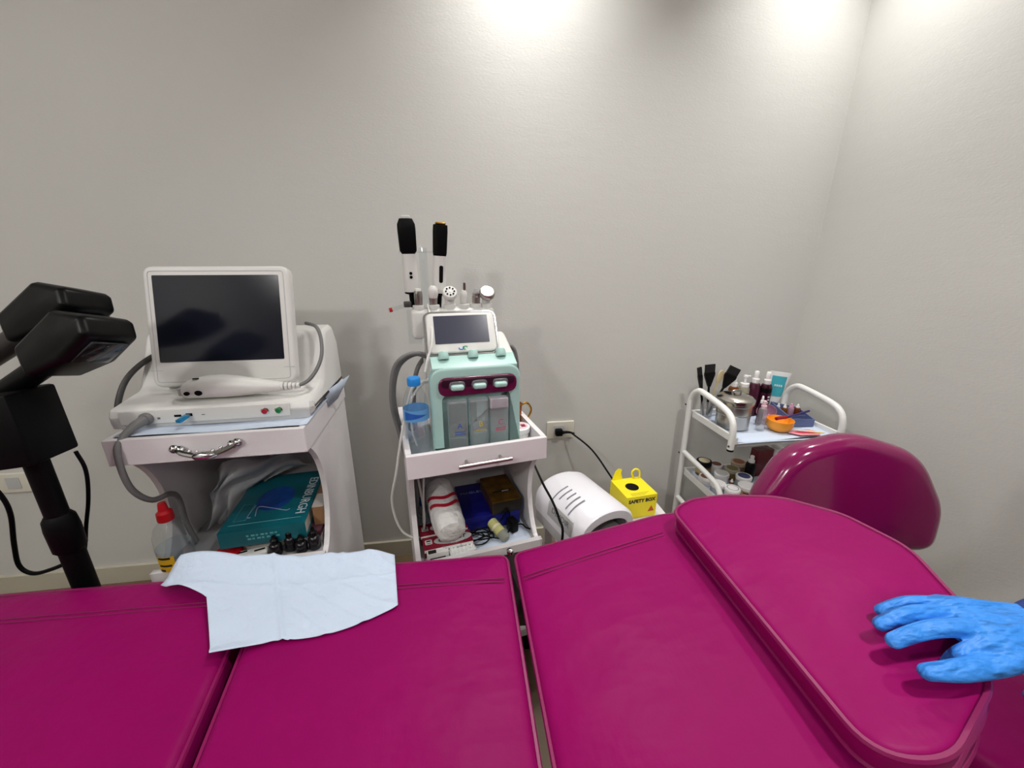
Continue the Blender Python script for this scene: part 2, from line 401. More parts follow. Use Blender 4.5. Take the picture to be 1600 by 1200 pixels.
for x in (-.038, .052):
    bm = nb(); tube(bm, [(x, .001, .7555), (x, -.026, .7555)], .0042, 8, 0); obj('handle_post', bm, STEEL, cB)
TB = Matrix.Translation((OB[0], OB[1], 0)) @ Matrix.Rotation(YB, 4, 'Z')

# ------------------------------------------------------------------ large-screen machine on the left cart
ma = thing('ultrasound_machine', 'white desktop beauty machine with a large dark screen on the left cart', 'machine', (OA[0], OA[1], 0), YA)
ma.location = TA @ Vector((-.010, 0, 0))
prof = fillet([(.072, .868), (.066, .889), (.074, .908), (.185, .922), (.225, .985), (.262, 1.055), (.345, 1.06), (.385, 1.0), (.39, .868)], [.006, .004, .01, .03, .05, .025, .03, .04, .006], 4)
bm = nb(); rs = []
for x, ins in ((-.230, .014), (-.227, .006), (-.220, 0), (.220, 0), (.227, .006), (.230, .014)):
    rs.append([Vector((x, p.x, p.y)) for p in inset(prof, ins)])
rings(bm, rs); obj('base_body', bm, PLAS, ma)
bm = nb(); prism(bm, fillet([(-.219, .862), (.219, .862), (.222, .885), (-.222, .885)], .004, 2), -.076, -.0655, TXZ.copy()); 
for v in bm.verts: v.co.y = -v.co.y if v.co.y < 0 else v.co.y
obj('front_band', bm, PLASG, ma)
obj('front_panel', bx(-.20, .175, .0625, .067, .871, .905, .002), PLAS, ma)
# monitor
mon = obj('monitor', pad(nb(), dense(rrect(.344, .305, .024), .03), -.034, 0, .009), PLAS, ma)
mon.matrix_local = Matrix.Translation((.004, .178, 1.085)) @ Euler((math.radians(-13), 0, math.radians(-2))).to_matrix().to_4x4() @ TXZ
bm = nb(); tube(bm, [(p.x, p.y, 0) for p in inset(dense(rrect(.344, .305, .024), .03), .013)], .0012, 6, 0, True); obj('bezel_line', bm, PLASG, mon)
bm = nb(); prism(bm, rrect(.296, .218, .003), -.002, .0012); s = obj('screen', bm, SCREEN, mon); s.location = (-.001, .020, 0)
for sx in (-1, 1): obj('hinge_line', bx(sx*.158-.013, sx*.158+.013, -.1105, -.109, -.001, .0009), PLASG, mon, False)
bm = nb(); lathe(bm, [(.012, 0), (.012, .09)], 16, Matrix.Translation((.004, .215, .93))); box(bm, (.004, .24, .98), (.16, .03, .12), .01); obj('monitor_mount', bm, PLASG, ma)
# ports and buttons on the front
def disc(parent, name, x, z, r, y, h, mat):
    bm = nb(); lathe(bm, [(r, 0), (r, h*.7), (r*.8, h)], 18, Matrix.Translation((x, y, z)) @ Matrix.Rotation(PI/2, 4, 'X')); return obj(name, bm, mat, parent)
for x, mt, nm in ((.118, M('red_button', (168, 28, 50), .3), 'red_button'), (.150, M('green_button', (22, 120, 62), .3), 'green_button')):
    b = disc(ma, 'button_ring', x, .888, .0095, .0625, .003, CHROME); disc(ma, nm, x, .888, .0068, .060, .004, mt)
obj('usb_slot', bx(-.083, -.068, .0615, .0635, .886, .891), BLACK, ma, False); obj('usb_slot', bx(-.058, -.044, .0615, .0635, .886, .893), BLACK, ma, False)
obj('icon_mark', bx(-.120, -.114, .062, .0635, .882, .887), INKG, ma, False); obj('icon_mark', bx(-.024, -.017, .062, .0635, .887, .889), INKG, ma, False)
disc(ma, 'cable_socket', -.142, .886, .015, .064, .012, GREY)
bm = nb(); tube(bm, [(-.142, .062, .886), (-.150, .030, .880), (-.166, .012, .862)], .0125, 12, 5, taper=(1, .62)); tube(bm, [(-.163, .016, .866), (-.172, -.004, .84), (-.170, -.012, .78), (-.164, -.006, .73), (-.152, .02, .690), (-.145, .07, .675), (-.150, .10, .64), (-.155, .11, .56), (-.15, .12, .49)], .0068, 10, 6); obj('front_cable', bm, GREY, ma)
bm = nb(); tube(bm, [(-.16, .27, 1.01), (-.205, .235, 1.0), (-.238, .18, .96), (-.25, .14, .90), (-.247, .13, .85), (-.235, .16, .80), (-.232, .26, .72), (-.2, .43, .6)], .0068, 10, 6); obj('rear_cable', bm, DGREY, ma)
us = thing('usb_stick', 'small bright blue usb stick plugged into the machine front', 'usb stick', TA @ Vector((-.062, .060, .8895)), YA)
obj('body', box(nb(), (-.004, -.016, -.003), (.013, .028, .008), .002, (math.radians(10), 0, math.radians(-14))), M('blue_metal', (40, 140, 190), .25, .5), us)
obj('connector', bx(-.005, .005, -.004, .004, -.002, .002), STEEL, us, False)
# handpiece lying on the base
hd = thing('handpiece', 'white ultrasound handpiece lying below the large screen', 'handpiece', TA @ Vector((.048, .106, .9165)), YA + math.radians(-2)); hd.scale = (1.1, 1.1, 1.1)
bm = nb(); rs = []
for x, hy, hz, zc in ((-.122, .010, .010, .016), (-.119, .018, .017, .019), (-.108, .023, .021, .022), (-.075, .025, .025, .026), (-.04, .025, .0255, .0265), (-.01, .024, .023, .025), (.03, .020, .0175, .0225), (.065, .015, .0125, .0205), (.085, .012, .010, .0195)):
    rs.append([Vector((x, hy*math.cos(2*PI*i/20)*abs(math.cos(2*PI*i/20))**-.25 if abs(math.cos(2*PI*i/20)) > 1e-6 else 0, 0)) + Vector((0, 0, zc+hz*math.sin(2*PI*i/20))) for i in range(20)])
rings(bm, rs); obj('shell', bm, PLAS, hd)
obj('transducer_tip', bx(-.132, -.118, -.009, .009, .008, .026, .002), PLASG, hd)
for x, z, r in ((-.104, .018, .0045), (-.08, .0185, .006)):
    bm = nb(); lathe(bm, [(r, 0), (r, .003)], 12, Matrix.Translation((x, -.0225, z)) @ Matrix.Rotation(PI/2, 4, 'X'), sx=1.3); obj('button', bm, BLACK, hd)
obj('slot', bx(-.092, -.080, -.014, -.010, .0475, .0495), BLACK, hd, False)
for i in range(5):
    bm = nb(); lathe(bm, [(.0105-.0009*i, 0), (.0105-.0009*i, .006)], 14, Matrix.Translation((.084+i*.0085, 0, .0195)) @ Matrix.Rotation(PI/2, 4, 'Y')); obj('strain_relief_rib', bm, PLAS, hd)
bm = nb(); tube(bm, [(.08, 0, .0195), (.125, .004, .0205), (.150, .02, .038), (.166, .045, .075), (.162, .075, .115), (.143, .11, .14), (.11, .14, .145)], .0045, 8, 6); obj('cable', bm, GREY, hd)
# pad under the machine
o = sheet('liner_paper', TA, 20, 10, lambda a, b: (-.2+.415*a, .018+.36*b, .8605+.0015*math.sin(a*9+b*4)+.004*max(0, a-.95)*20*(.5+.5*math.sin(b*5))), PAPERL, 'pale blue paper liner under the large-screen machine', 'paper')
bm = nb(); v = [bm.verts.new(TA @ Vector(p)) for p in ((.213, .20, .885), (.262, .30, .905), (.222, .29, .835), (.213, .21, .835))]; bm.faces.new(v)
o = tag(obj('paper_scrap', bm, PAPERL), 'pale blue paper corner sticking out right of the large-screen machine', 'paper'); o.modifiers.new('t', 'SOLIDIFY').thickness = .001

# ------------------------------------------------------------------ things on the lower shelf of the left cart (z = .476)
ZA = .4765
def bottle(name, label, cat, loc, prof, mat, cap=None, capmat=None, rz=0, liquid=None, liqmat=None, seg=24, group=None, tilt=None):
    t = thing(name, label, cat, loc, rz, group)
    if tilt: t.rotation_euler = tilt
    bm = nb(); lathe(bm, prof, seg); obj('body', bm, mat, t)
    if cap: bm = nb(); lathe(bm, cap, seg); obj('cap', bm, capmat, t)
    if liquid: bm = nb(); lathe(bm, liquid, seg); obj('liquid', bm, liqmat, t)
    return t
p = TA @ Vector((-.160, .040, ZA))
t = bottle('squeeze_bottle', 'clear round bottle with a red nozzle cap and yellow label', 'bottle', p, [(.03, 0), (.036, .003), (.041, .02), (.043, .06), (.041, .085), (.033, .105), (.019, .118), (.0155, .124)], CL,
           [(.0185, .121), (.0195, .124), (.0185, .140), (.012, .145), (.0095, .160), (.0085, .163)], REDP, liquid=[(.028, .003), (.035, .005), (.040, .02), (.0415, .058)], liqmat=WATER, rz=YA); t.scale = (.92, .92, 1.18)
bm = nb(); rs = [[Vector((.0432*math.cos(a), .0432*math.sin(a), z)) for a in [math.radians(-125+i*5) for i in range(13)]] for z in (.012, .05)]
rings(bm, rs, False, False, False); obj('label', bm, M('yellow_label', (222, 172, 30), .5), t)
for z in (.046, .028, .016): bm = nb(); rings(bm, [[Vector((.0434*math.cos(a), .0434*math.sin(a), zz)) for a in [math.radians(-118+i*6) for i in range(8 if z > .02 else 4)]] for zz in (z-.0025, z+.0025)], False, False, False); obj('label_print', bm, INK, t)
# white film draped behind the bottle
def film(a, b): return (-.165+.03*b+a*(.085+.15*b**2)+.012*math.sin(b*9), .17+.05*b+.022*math.sin(a*7+b*3)+.012*math.sin(a*17-b*11)+.10*a, ZA+.004+(.17+.03*math.sin(a*5))*b+.014*math.sin(a*11+b*6)*b)
sheet('plastic_bag', TA, 20, 16, film, M('milky_film', (176, 178, 182), .35, bump=(18, .6, .01, (1, 1, 1))), 'crumpled milky plastic bag at the back of the left cart shelf', 'bag')
tag(obj('red_lid', pad(nb(), [(.036*math.cos(i*PI/16), .036*math.sin(i*PI/16)) for i in range(32)], 0, .018, .006), REDP, loc=TA @ Vector((-.05, .052, ZA))), 'round red plastic lid on the left cart shelf', 'dish')  # loose red lid, modelled as a plain round pad
# books
def book(lab, c, size, yaw, cov, name='book', z=ZA):
    t = thing(name, lab, 'book', TA @ Vector((c[0], c[1], z)), YA+yaw); w_, d_, h_ = size; k = .003
    obj('page_block', bx(-w_/2+.004, w_/2-.004, -d_/2+.004, d_/2-.004, k, h_-k), M('book_pages', (206, 200, 188), .8), t, False)
    for nm, a in (('front_cover', (-w_/2, w_/2, -d_/2, d_/2, h_-k, h_)), ('back_cover', (-w_/2, w_/2, -d_/2, d_/2, 0, k)), ('spine', (-w_/2, w_/2, -d_/2-.0025, -d_/2+.0005, 0, h_))): obj(nm, bx(*a), cov, t, False)
    return t
TEAL = M('teal_cover', (8, 92, 104), .4, var=(9, .25)); MAU = M('mauve_cover', (92, 52, 66), .5); PALE = M('pale_cover', (198, 192, 186), .5); BRN = M('brown_cover', (150, 112, 78), .5)
book('thin white book at the bottom of the book pile', (.078, .215), (.205, .27, .020), math.radians(2), PALE)
book('mauve covered book under the teal textbook', (.078, .212), (.205, .27, .014), math.radians(1), MAU, z=ZA+.0205)
bk = book('thick teal textbook lying on top of the book pile', (.038, .195), (.212, .29, .048), math.radians(4), TEAL, z=ZA+.0352)
for k in range(2):
    for q in range(7): obj('spine_print', bx(-.040+q*.0115+.002*k, -.0405+q*.0115+.002*k+.006+.003*((q*3+k) % 2), -.1481, -.1474, .027-k*.010, .032-k*.010), M('pale_teal_ink', (90, 160, 165), .5), bk, False)
text('EDINBURGH', .036, INKW, bk, Matrix.Translation((.082, 0, .0484)) @ Matrix.Rotation(-PI/2, 4, 'Z'))
bm = nb(); prism(bm, [(.05*math.cos(a)-.005, .065*math.sin(a)) for a in [i*PI/12 for i in range(24)]], .0480, .0484); obj('cover_picture', bm, M('cover_blue', (16, 66, 142), .4, var=(14, .5)), bk, False)
bm = nb(); tube(bm, [(-.035, -.085, .0487), (-.04, -.04, .0487), (.0, -.055, .0487), (.04, -.075, .0487), (.05, -.07, .0487)], .0012, 6, 6); tube(bm, [(-.05, -.03, .0487), (-.055, -.085, .0487), (-.045, -.09, .0487)], .001, 6, 4); obj('cover_line', bm, M('pale_mauve_ink', (150, 150, 190), .5), bk)
bm = nb(); tube(bm, [(-.09, -.118, .0485), (.09, -.118, .0485)], .0007, 4, 0); tube(bm, [(-.085, -.10, .0485), (-.055, -.10, .0485), (-.055, -.02, .0485), (-.085, -.02, .0485)], .0006, 4, 0, True); obj('cover_frame_line', bm, M('pale_teal_ink', (90, 160, 165), .5), bk)
t = book('small upright brown and white booklet beside the teal textbook', (.170, .205), (.030, .19, .060), math.radians(3), BRN, z=ZA+.0352)
obj('paper_band', bx(-.0155, .0155, -.098, -.03, .059, .0612), PALE, t, False)
# white and black hair-clip like tool
t = thing('white_clamp_tool', 'white plastic tool with two black slots in front of the books', 'tool', TA @ Vector((.012, .045, ZA)), YA+.2)
obj('body', pad(nb(), rrect(.085, .03, .012), 0, .016, .006), PLAS, t)
for x in (-.022, .02): obj('slot', pad(nb(), rrect(.026, .006, .003), .0155, .0172, .0006, T=Matrix.Rotation(.1, 4, 'Z') @ Matrix.Translation((x, .006 if x < 0 else -.003, 0))), BLACK, t)
DK = M('dark_bottle', (24, 22, 28), .25)
for i, (x, y, h) in enumerate(((.075, .042, .060), (.108, .058, .068), (.140, .044, .052), (.172, .052, .066))):
    bottle('serum_bottle', ['dark serum bottle at the left end of the row by the books', 'taller dark serum bottle second in the row by the books', 'short dark serum bottle third in the row by the books', 'dark serum bottle at the right end by the cart side'][i], 'bottle', TA @ Vector((x, y, ZA)),
           [(.014, 0), (.0155, .002), (.0155, h*.5), (.012, h*.58), (.008, h*.62)], DK, [(.0095, h*.6), (.0098, h*.8), (.006, h*.86), (.004, h)], BLACKS, group='dark bottles by the books')

# ------------------------------------------------------------------ mint machine on the middle cart (tray floor z = .755)
ZB = .7552
OM = Vector(((-.207+.02)/2, (.963+1.026)/2, 0)); YM = math.radians(15.5)
TM = Matrix.Translation(OM) @ Matrix.Rotation(YM, 4, 'Z')
mb = thing('hydration_machine', 'mint and white facial machine with three clear tanks on the middle cart', 'machine', (OM.x, OM.y, 0), YM)
hw = .118
# white rear body: side profile
prof = fillet([(.02, ZB), (.02, .96), (.055, 1.005), (.12, 1.03), (.185, 1.05), (.2, ZB)], [.002, .03, .03, .02, .03, .002], 4)
bm = nb(); rings(bm, [[Vector((x, p.x, p.y)) for p in inset(prof, i)] for x, i in ((-hw, .012), (-hw+.003, .004), (-hw+.01, 0), (hw-.01, 0), (hw-.003, .004), (hw, .012))]); obj('rear_body', bm, PLAS, mb)
# mint front shell: an arch with a recess for the tanks
arch = fillet([(-hw-.003, ZB), (-hw-.003, .985), (hw+.003, .985), (hw+.003, ZB), (.084, ZB), (.084, .905), (-.084, .905), (-.084, ZB)], [.002, .04, .04, .002, .002, .012, .012, .002], 6)
bm = nb(); rs = []
for y, i in ((.035, 0), (.006, 0), (.0015, .003), (0, .008)): rs.append([Vector((p.x, y, p.y)) for p in inset(arch, i)])
rings(bm, rs); obj('front_shell', bm, MINT, mb)
bm = nb(); pr = fillet([(.004, .972), (.004, .984), (.05, 1.006), (.06, .985)], .004, 3); rings(bm, [[Vector((x, p.x, p.y)) for p in pr] for x in (-hw+.006, hw-.006)]); obj('top_ledge', bm, MINT, mb)
obj('tank_recess', bx(-.0835, .0835, .019, .034, ZB, .904), M('recess_grey', (150, 158, 160), .5), mb, False)
obj('connector_panel', pad(nb(), dense(rrect(.208, .050, .024), .02), 0, .010, .004, T=Matrix.Translation((.004, -.001, .936)) @ TXZ), MAROON, mb)
obj('panel_recess', pad(nb(), dense(rrect(.192, .022, .011), .02), .0095, .0108, .0005, T=Matrix.Translation((.004, -.001, .945)) @ TXZ), M('dark_maroon', (44, 10, 34), .3), mb)
bm = nb(); tube(bm, [(p.x+.004, -.0095, p.y+.937) for p in dense(rrect(.196, .038, .0185), .02)], .0016, 6, 0, True); obj('panel_rim', bm, M('dark_maroon', (44, 10, 34), .3), mb)
for k, x in enumerate((-.052, .006, .062)):
    obj('connector_cup', pad(nb(), rrect(.042, .024, .011), .006, .014, .003, T=Matrix.Translation((x, -.001, .939)) @ TXZ), CLH, mb)
    obj('connector_button', pad(nb(), dense(rrect(.034, .0145, .0072), .006), .006, .024, .006, T=Matrix.Translation((x, -.001, .936)) @ TXZ), MINT, mb)
INKS = [M('blue_ink', (60, 90, 170), .6), M('yellow_ink', (196, 176, 60), .6), M('rose_ink', (196, 60, 100), .6)]
for k, (x, zb, lv) in enumerate(((-.054, ZB+.0005, .035), (.002, ZB+.0005, .075), (.056, ZB+.0005, .0))):
    tk = obj('tank', pad(nb(), rrect(.050, .040, .008), zb, .900, .004, T=Matrix.Translation((x, -.004, 0))), CLH, mb)
    if lv: obj('liquid', pad(nb(), rrect(.045, .035, .007), zb+.004, zb+lv, .003, T=Matrix.Translation((x, -.004, 0))), WATER, tk)
    obj('tank_collar', bx(x-.0245, x+.0245, -.0236, .016, .872 if k == 2 else .893, .8985, .001), M('tank_label_grey', (186, 178, 186), .5) if k == 2 else CLH, tk)
    text('ABC'[k], .022, INKS[k], tk, Matrix.Translation((x+.003, -.0246, .832)) @ TXZ)
    for j in range(2 if k != 1 else 1): obj('label_line', bx(x-.011, x+.017, -.0248, -.0243, .814-j*.006, .8165-j*.006), INKS[k], tk, False)
for k, x in enumerate((-.078, .0, .076)):
    bm = nb(); lathe(bm, [(.0135, 0), (.0145, .004), (.0125, .018), (.010, .021)], 18, TT if (TT := Matrix.Translation((x, .036, .999)) @ Matrix.Rotation(-.35, 4, 'X')) else None); obj('flow_knob', bm, MINT, mb)
# tablet screen on a wire bracket
tab = obj('tablet', pad(nb(), dense(rrect(.186, .112, .017), .02), -.014, 0, .005), PLAS, mb)
tab.matrix_local = Matrix.Translation((-.022, .076, 1.062)) @ Euler((math.radians(-28), 0, math.radians(0))).to_matrix().to_4x4() @ TXZ
bm = nb(); tube(bm, [(p.x, p.y, -.008) for p in dense(rrect(.194, .120, .02), .02)], .003, 6, 0, True); obj('tablet_bracket', bm, CHROME, tab)
bm = nb(); prism(bm, rrect(.146, .078, .002), -.001, .0008); s = obj('screen', bm, SCREENS, tab); s.location = (0, .008, 0)
for dx, m in ((-.006, M('logo_blue', (30, 100, 180), .5)), (.005, M('logo_green', (40, 160, 90), .5))):
    bm = nb(); tube(bm, [(dx+.006*math.cos(a)*(1.1), -.044+.0045*math.sin(a), .0006) for a in [i*PI/6+(.5 if dx > 0 else 3) for i in range(9)]], .0014, 6, 0); obj('logo_mark', bm, m, tab)
# probe rack
obj('probe_rack', pad(nb(), dense(rrect(.235, .060, .018), .02), 1.035, 1.118, .012, T=Matrix.Translation((-.034, .165, 0))), PLAS, mb)
for k, x in enumerate((-.075, -.035, .010, .050, .085, .115)):
    bm = nb(); lathe(bm, [(.016, 1.112), (.0175, 1.116), (.0165, 1.128), (.0125, 1.129)], 16, o=(x-.052, .155, 0), cap1=False); obj('probe_socket', bm, PLAS, mb)
# acrylic wand holder
bm = nb(); box(bm, (-.104, .213, 1.15), (.022, .004, .26), .001); box(bm, (-.104, .200, 1.268), (.130, .030, .004), .0015); box(bm, (-.125, .213, 1.06), (.07, .004, .1), .001); obj('acrylic_holder', bm, CL, mb)
# hoses hanging on the left, and right
bm = nb(); tube(bm, [(-.10, .12, .99), (-.15, .115, 1.0), (-.195, .12, .965), (-.215, .13, .88), (-.205, .13, .78), (-.182, .13, .68), (-.172, .12, .56), (-.178, .115, .50), (-.165, .11, .485), (-.155, .11, .51), (-.158, .115, .60), (-.166, .13, .76), (-.15, .15, .93), (-.10, .17, 1.0)], .0066, 10, 7); obj('suction_hose', bm, GREY, mb)
bm = nb(); tube(bm, [(-.108, .13, .985), (-.16, .10, 1.005), (-.205, .10, .97), (-.222, .11, .87), (-.208, .12, .76), (-.19, .12, .64), (-.183, .11, .52)], .0058, 10, 6); obj('suction_hose', bm, GREY, mb)
bm = nb(); tube(bm, [(-.108, .07, .93), (-.14, .055, .935), (-.165, .05, .92), (-.195, .05, .82), (-.225, .05, .68), (-.245, .06, .58), (-.225, .06, .48), (-.175, .05, .455), (-.158, .05, .52), (-.165, .07, .62), (-.18, .09, .74), (-.168, .08, .88), (-.11, .08, .945)], .0034, 8, 8); obj('air_tube', bm, TUBEW, mb)
bm = nb(); tube(bm, [(-.106, .085, .935), (-.15, .07, .93), (-.17, .065, .90), (-.172, .06, .80), (-.152, .045, .70), (-.157, .05, .58), (-.162, .055, .50)], .003, 8, 6); obj('air_tube', bm, TUBEW, mb)
bm = nb(); tube(bm, [(-.128, .033, ZB+.215), (-.12, .04, 1.0), (-.105, .055, 1.04), (-.10, .10, 1.09), (-.103, .15, 1.13)], .0032, 8, 6); obj('air_tube', bm, TUBEW, mb)
bm = nb(); tube(bm, [(-.095, .16, 1.13), (-.118, .15, 1.06), (-.122, .13, 1.0), (-.125, .14, .9), (-.14, .16, .8)], .0032, 8, 6); obj('air_tube', bm, TUBEW, mb)
bm = nb(); tube(bm, [(.105, .15, 1.0), (.135, .145, 1.0), (.148, .14, .97), (.150, .135, .90), (.138, .14, .82), (.12, .205, .77)], .0066, 10, 6); obj('suction_hose', bm, GREY, mb)
bm = nb(); tube(bm, [(.105, .13, .995), (.13, .12, .985), (.139, .12, .94), (.138, .125, .86), (.13, .16, .78)], .0058, 10, 6); obj('suction_hose', bm, GREY, mb)
# the two big wands
def wand(label, x, y, zb, kind, tilt):
    t = thing('treatment_wand', label, 'wand', TM @ Vector((x, y, zb)), YM); t.rotation_euler = (0.02, tilt, YM)
    bm = nb(); lathe(bm, [(.006, -.035), (.0075, -.03), (.0085, 0), (.019, .004), (.0195, .008)], 16); obj('cable_boot', bm, BLACK, t)
    bm = nb(); lathe(bm, [(.0195, .008), (.0205, .02), (.0195, .06), (.0185, .095), (.0190, .108)], 20); obj('grip', bm, PLAS, t)
    w_ = .047 if kind == 0 else .039
    bm = nb(); rs = []
    for z, s in ((.108, .034), (.116, w_*.95), (.17, w_), (.182, w_*.98), (.196 if kind == 0 else .188, w_*.72 if kind == 0 else w_*.95)): rs.append([Vector((q.x, q.y*.8, z)) for q in rrect(s, s, s*.25, 3)])
    rings(bm, rs); obj('head', bm, BLACK, t)
    if kind == 0:
        obj('tip', box(nb(), (0, 0, .2), (.022, .018, .008), .002), PLAS, t)
        for z in (.058, .048): bm = nb(); lathe(bm, [(.0042, 0), (.0042, .003)], 12, Matrix.Translation((.001, -.0182, z)) @ Matrix.Rotation(PI/2, 4, 'X')); obj('button', bm, BLACK, t)
    else:
        obj('tip', box(nb(), (0, 0, .1915), (.028, .02, .006), .002), GOLD, t)
        obj('switch', pad(nb(), rrect(.0105, .046, .005), 0, .0035, .001, T=Matrix.Translation((.003, -.0172, .06)) @ TXZ), BLACK, t)
    return t
wand('black and white wand with two round buttons in the acrylic holder', -.142, .182, 1.155, 0, -.015)
wand('black and white wand with a long dark switch in the acrylic holder', -.068, .182, 1.15, 1, .07)
# small probes standing in the rack
def probe(name, label, x, parts, tilt=0):
    t = thing(name, label, 'probe', TM @ Vector((x-.052, .155, 1.1285)), YM, 'probes in the rack'); t.rotation_euler = (.15, tilt, YM)
    for nm, pr, m in parts:
        bm = nb(); lathe(bm, pr, 18); obj(nm, bm, m, t)
    return t
stem = [(.010, -.008), (.0105, .0), (.011, .012)]
probe('metal_probe', 'short silver hollow probe at the left of the rack', -.075, [('stem', [(.0105, 0), (.0115, .02), (.0115, .033), (.0095, .04)], STEEL), ('tip', [(.0095, .039), (.0075, .045), (.006, .041)], PLAS)])
probe('white_probe', 'white rounded probe between the two wands', -.035, [('stem', [(.0105, 0), (.012, .02)], STEEL), ('tip', [(.012, .02), (.0145, .03), (.013, .045), (.006, .052)], PLAS)])
pr = probe('multipolar_probe', 'white probe with a ring of dark dots on its face', .010, [('stem', [(.0125, 0), (.013, .015), (.018, .024)], PLAS)])
hd2 = obj('head', lathe(nb(), [(.017, 0), (.0205, .006), (.0205, .014), (.018, .018), (.002, .0185)], 22), PLAS, pr); hd2.matrix_local = Matrix.Translation((0, -.004, .026)) @ Matrix.Rotation(.75, 4, 'X')
for i in range(9):
    a = i*PI/4; r = .0115 if i < 8 else 0
    obj('electrode', lathe(nb(), [(.0024, .018), (.0024, .0205), (.001, .021)], 8, o=(r*math.cos(a), r*math.sin(a), 0)), BLACK if i < 8 else CHROME, hd2)
pr = probe('spatula_probe', 'slim white probe with a thin metal blade on the rack', .050, [('stem', [(.0095, 0), (.0105, .015), (.009, .032), (.005, .038)], PLAS)])
obj('blade', box(nb(), (.002, 0, .046), (.007, .0012, .026), 0), STEEL, pr)
probe('pen_probe', 'silver collared probe with a clear tip on the rack', .085, [('stem', [(.0115, 0), (.0115, .020), (.0095, .022), (.0105, .026), (.0105, .030)], STEEL), ('tip', [(.008, .03), (.007, .036), (.005, .044), (.003, .045)], CLH)])
pr = probe('round_head_probe', 'probe with a large round silver head at the right of the rack', .115, [('stem', [(.0115, 0), (.0125, .014), (.018, .022)], PLAS)])
hd2 = obj('head', lathe(nb(), [(.018, 0), (.0225, .006), (.0225, .013), (.019, .019), (.002, .0205)], 22), STEEL, pr); hd2.matrix_local = Matrix.Translation((0, -.003, .022)) @ Matrix.Rotation(.6, 4, 'X')
t = thing('clear_spray_nozzle', 'small clear nozzle with a red end hanging left of the rack', 'nozzle', TM @ Vector((-.165, .15, 1.128)), YM)
obj('barrel', lathe(nb(), [(.005, 0), (.0055, .03), (.0055, .045)], 12, Matrix.Rotation(math.radians(-105), 4, 'Y')), CL, t)
obj('end_ring', lathe(nb(), [(.0058, .034), (.0058, .042)], 12, Matrix.Rotation(math.radians(-105), 4, 'Y')), REDP, t)
obj('clamp', box(nb(), (.008, 0, .004), (.02, .014, .016), .003), DGREY, t)

# water bottle, jar and cup on the tray
t = thing('water_bottle', 'clear water bottle with a blue cap and blue label beside the mint machine', 'bottle', at(655, 706, ZB), YB)
bp = [(.024, 0), (.030, .002), (.0325, .012), (.0315, .02), (.0325, .03), (.0315, .04), (.0325, .05), (.031, .062), (.0295, .075), (.0305, .088), (.0325, .098), (.0325, .130), (.0315, .142), (.027, .162), (.018, .182), (.0135, .188), (.0135, .194)]
obj('body', lathe(nb(), bp, 28), CL, t); obj('water', lathe(nb(), [(r-.0015, z+.0015) for r, z in bp[:10]], 28), WATER, t)
obj('cap', lathe(nb(), [(.0165, .189), (.0168, .192), (.0168, .206), (.015, .209)], 24), M('blue_cap', (26, 132, 214), .35), t)
LB = M('blue_label', (30, 92, 180), .4)
bm = nb(); rings(bm, [[Vector((.0330*math.cos(2*PI*i/28), .0330*math.sin(2*PI*i/28), z)) for i in range(28)] for z in (.099, .129)], True, False, False); obj('label', bm, M('label_sky', (96, 160, 214), .4), t)
bm = nb(); rings(bm, [[Vector((.0333*math.cos(a), .0333*math.sin(a), .114+sg*.012*(1-i/12))) for i, a in enumerate([math.radians(-150+j*9) for j in range(13)])] for sg in (-1, 1)], False, False, False); obj('label_arrow', bm, LB, t)
t = bottle('cream_jar', 'white jar with a red and black lid label at the right of the tray', 'jar', TB @ Vector((.141, .100, ZB)), [(.026, 0), (.027, .002), (.027, .016)], WHITEM, [(.030, .0165), (.031, .018), (.031, .031), (.029, .033)], M('bright_white_plastic', (238, 238, 238), .35), rz=YB)
obj('lid_label', lathe(nb(), [(.025, .033), (.025, .0334)], 24), M('lid_pink', (226, 190, 196), .5), t); obj('label_patch', bx(.004, .017, -.012, .006, .0334, .0337), M('lid_red', (130, 24, 48), .5), t, False); obj('label_patch', bx(-.02, -.009, -.012, .006, .0334, .0337), INK, t, False); obj('label_patch', bx(-.008, .003, -.013, .007, .0334, .0337), INKW, t, False)
t = thing('glass_cup', 'glass cup with a gold angular handle behind the mint machine', 'cup', TB @ Vector((.150, .185, ZB)), YB)
obj('bowl', lathe(nb(), [(.022, 0), (.024, .002), (.028, .07), (.0275, .071)], 20, cap1=False), AMB, t)
bm = nb(); tube(bm, [(.024, 0, .062), (.045, 0, .068), (.058, -.002, .05), (.055, -.002, .03), (.042, 0, .014), (.024, 0, .02)], .0032, 8, 3); obj('handle', bm, GOLD, t)
t = thing('wet_wipe_packet', 'pale blue packet with a navy oval behind the water bottle', 'packet', TB @ Vector((-.158, .155, ZB)), YB)
obj('pouch', pad(nb(), rrect(.032, .075, .012), -.01, .01, .008, T=Matrix.Translation((0, 0, .0405)) @ TXZ), M('packet_blue', (186, 200, 222), .35), t); obj('oval_print', pad(nb(), rrect(.020, .028, .0095), .0095, .0112, .0005, T=Matrix.Translation((0, 0, .053)) @ TXZ), M('packet_navy', (60, 74, 104), .4), t)

